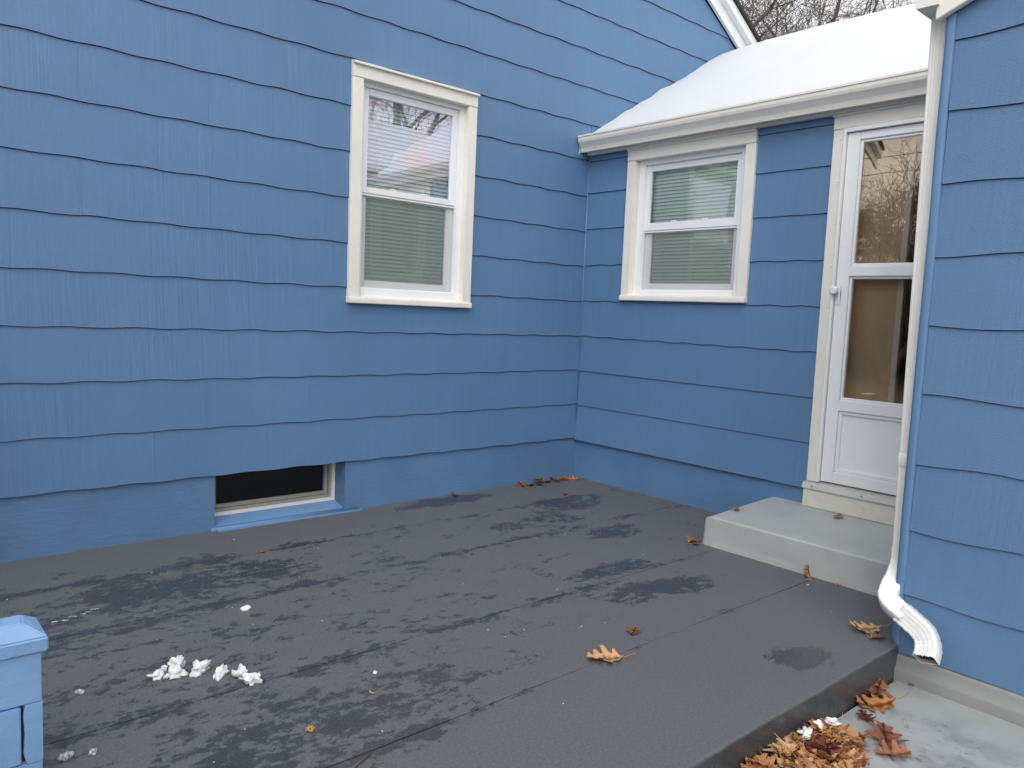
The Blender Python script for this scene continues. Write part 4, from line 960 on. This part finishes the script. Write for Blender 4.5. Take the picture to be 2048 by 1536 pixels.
# ------------------------------------------------------------------ bare trees
def tree_mesh(seed, height, trunk_r, levels=6, spread=0.5, dense=3, up=0.25):
    r = random.Random(seed); T, B = MB(), MB()
    def grow(p, d, length, rad, lev):
        n = 4 if lev < 3 else 3; pts = [p]; rads = [rad]; q = p; dd = d.copy()
        for i in range(n):
            dd = (dd+Vector((r.gauss(0, 1), r.gauss(0, 1), r.gauss(0, 0.7)))*(0.10+0.03*lev)+Vector((0, 0, up*0.12))).normalized()
            q = q+dd*length/n; pts.append(q); rads.append(rad*(1-0.45*(i+1)/n))
        (T if lev < 2 else B).tube([tuple(x) for x in pts], rads, 8 if lev == 0 else (6 if lev < 2 else (4 if lev < 4 else 3)), cap=lev > 1)
        if lev >= levels: return
        k = dense+(1 if lev >= 2 else 0)
        for c in range(k):
            f = 1.0 if c == 0 else r.uniform(0.35, 0.95)
            idx = min(n, max(1, int(round(f*n)))); bp = pts[idx]; br = rads[idx]
            ax = dd.orthogonal().normalized(); ax.rotate(Matrix.Rotation(r.uniform(0, 6.283), 3, dd))
            ang = r.uniform(0.2, 0.45) if c == 0 else r.uniform(0.5, 1.0)*(spread/0.5)
            nd = dd.copy(); nd.rotate(Matrix.Rotation(ang, 3, ax))
            grow(bp, nd, length*r.uniform(0.62, 0.82), max(0.0042, br*(0.85 if c == 0 else r.uniform(0.45, 0.65))), lev+1)
    grow(Vector((0, 0, -0.1)), Vector((r.uniform(-.06, .06), r.uniform(-.06, .06), 1)).normalized(), height*(0.40 if seed == 11 else 0.30), trunk_r, 0)
    def mk(m, nm):
        me = bpy.data.meshes.new(nm); me.from_pydata(m.v, [], m.f); me.polygons.foreach_set('use_smooth', m.sm); me.materials.append(MATS['bark']); return me
    return mk(T, 'trunk'), mk(B, 'crown')
TREES = [tree_mesh(11, 12.5, 0.26, 6, 0.5, 3), tree_mesh(23, 13.0, 0.24, 6, 0.42, 3, 0.4), tree_mesh(35, 5.0, 0.09, 6, 0.55, 3, 0.5)]
def tree(kind, x, y, rot, sc, label, group):
    o = empty('bare_tree' if kind < 2 else 'bare_shrub', (x, y, -0.22)); o.rotation_euler = (0, 0, rot); o.scale = (sc, sc, sc)
    for nm, me in zip(('trunk', 'crown'), TREES[kind]):
        c = bpy.data.objects.new(nm, me); C.objects.link(c); c.parent = o
    return tag(o, label, 'tree' if kind < 2 else 'shrub', group)
G1 = 'bare trees beyond the breezeway roof'
tree(0, 9.3, 5.6, 0.6, 0.95, 'bare tree with a thick forking limb seen just right of the house rake', G1)
tree(1, 14.2, 5.6, 2.0, 1.0, 'bare twiggy tree showing above the middle of the snowy ridge', G1)
tree(0, 15.0, 3.3, 3.9, 1.0, 'bare tree with a slanting branch above the right of the snowy ridge', G1)
tree(1, 13.0, 8.6, 4.4, 1.05, 'bare tree half hidden behind the house rake', G1)
tree(1, 18.5, 8.0, 0.9, 1.15, 'farthest bare tree behind the middle of the snowy ridge', G1)
tree(0, 19.0, 5.0, 5.4, 1.1, 'far bare tree behind the right part of the snowy ridge', G1)
tree(1, 11.0, 6.6, 5.6, 0.95, 'bare tree nearest the middle of the snowy ridge', G1)
tree(0, 16.5, 6.9, 1.7, 1.05, 'bare tree between the two far ones above the ridge', G1)
tree(1, 13.2, 3.9, 3.0, 0.92, 'bare tree closest to the garage end of the ridge', G1)
G2 = 'bare trees behind the garage'
tree(0, 6.5, -13.5, 1.4, 1.0, 'bare tree behind the garage, mirrored in the taller window', G2)
tree(1, 10.0, -11.5, 0.2, 1.0, 'bare tree farther along behind the garage', G2)
tree(0, 4.5, -11.5, 2.6, 0.9, 'bare tree nearest behind the garage ridge', G2)
tree(1, 7.8, -15.0, 3.3, 1.0, 'bare tree in the second row behind the garage', G2)
tree(1, 3.0, -15.5, 5.2, 1.0, 'bare tree out behind the garage on the camera side', G2)
G3 = 'bare shrubs across the yard mirrored in the storm door'
for i, (x, y, ro, sc, lab) in enumerate([(-16.5, 3.6, 0.4, 1.05, 'nearest right'), (-17.2, 4.9, 1.9, 1.2, 'middle tall'), (-16.8, 6.2, 3.1, 1.0, 'left'), (-18.5, 5.5, 4.0, 1.15, 'rear middle'), (-18.8, 3.8, 5.1, 1.2, 'rear right'), (-15.5, 5.4, 2.7, 0.8, 'low front'), (-18.0, 4.6, 0.9, 1.3, 'tallest'), (-17.6, 6.9, 5.7, 1.15, 'far left'), (-16.2, 4.4, 4.6, 0.95, 'middle front')]):
    tree(2, x, y, ro, sc*1.18, lab+' bare shrub across the yard mirrored in the storm door', G3)
# hedge, pole and wires across the yard (seen only as reflections)
def hedge():
    r = random.Random(5); m = MB()
    for i in range(17000):
        x = -19.8+r.gauss(0, 0.35); y = r.uniform(0.5, 9.5); top = 3.3+1.1*nz(y*0.7, 1, 1); z = -0.2+top*r.random()**1.5
        a = Vector((r.gauss(0, 1), r.gauss(0, 1), r.gauss(0, 1))).normalized()*0.13; b = a.orthogonal().normalized()*0.09
        c = Vector((x, y, z)); m.quad(c-a, c+b, c+a, c-b)
    return m
hg = hedge().build('hedge', 'evergreen', origin=(-19.8, 5, -0.2), fix=False); tag(hg, 'dark evergreen hedge along the far side of the yard', 'hedge')
pole = tag(empty('utility_pole', (-21.0, 8.1, -0.2)), 'brown wooden utility pole across the yard', 'pole')
MB().tube([(-21, 8.1, -0.2), (-21, 8.1, 8.2)], [0.15, 0.11], 10).build('post', 'pole_wood', pole); MB().box(-21.06, -20.94, 7.1, 9.1, 7.5, 7.62).build('crossarm', 'pole_wood', pole)
MB().tube([(-20.75, 8.1, 5.6), (-20.75, 8.1, 6.5)], 0.2, 12).build('transformer', 'grey_frame', pole)
for i, (z, dy) in enumerate(((7.62, 0), (6.95, 0.2), (6.4, 0.1), (5.1, 0.0))):
    pts = [(-21.0+0.1*i, -40+i2*4.0, z-0.5*(1-((i2-12)/12.0)**2)*0.5) for i2 in range(25)]
    tag(MB().tube(pts, 0.014 if i < 3 else 0.02, 4).build('overhead_cable', 'cable', origin=(-21.0, 8.1, z)), ('topmost', 'second', 'third', 'lowest')[i]+' overhead cable on the utility pole across the yard', 'cable', 'overhead cables')
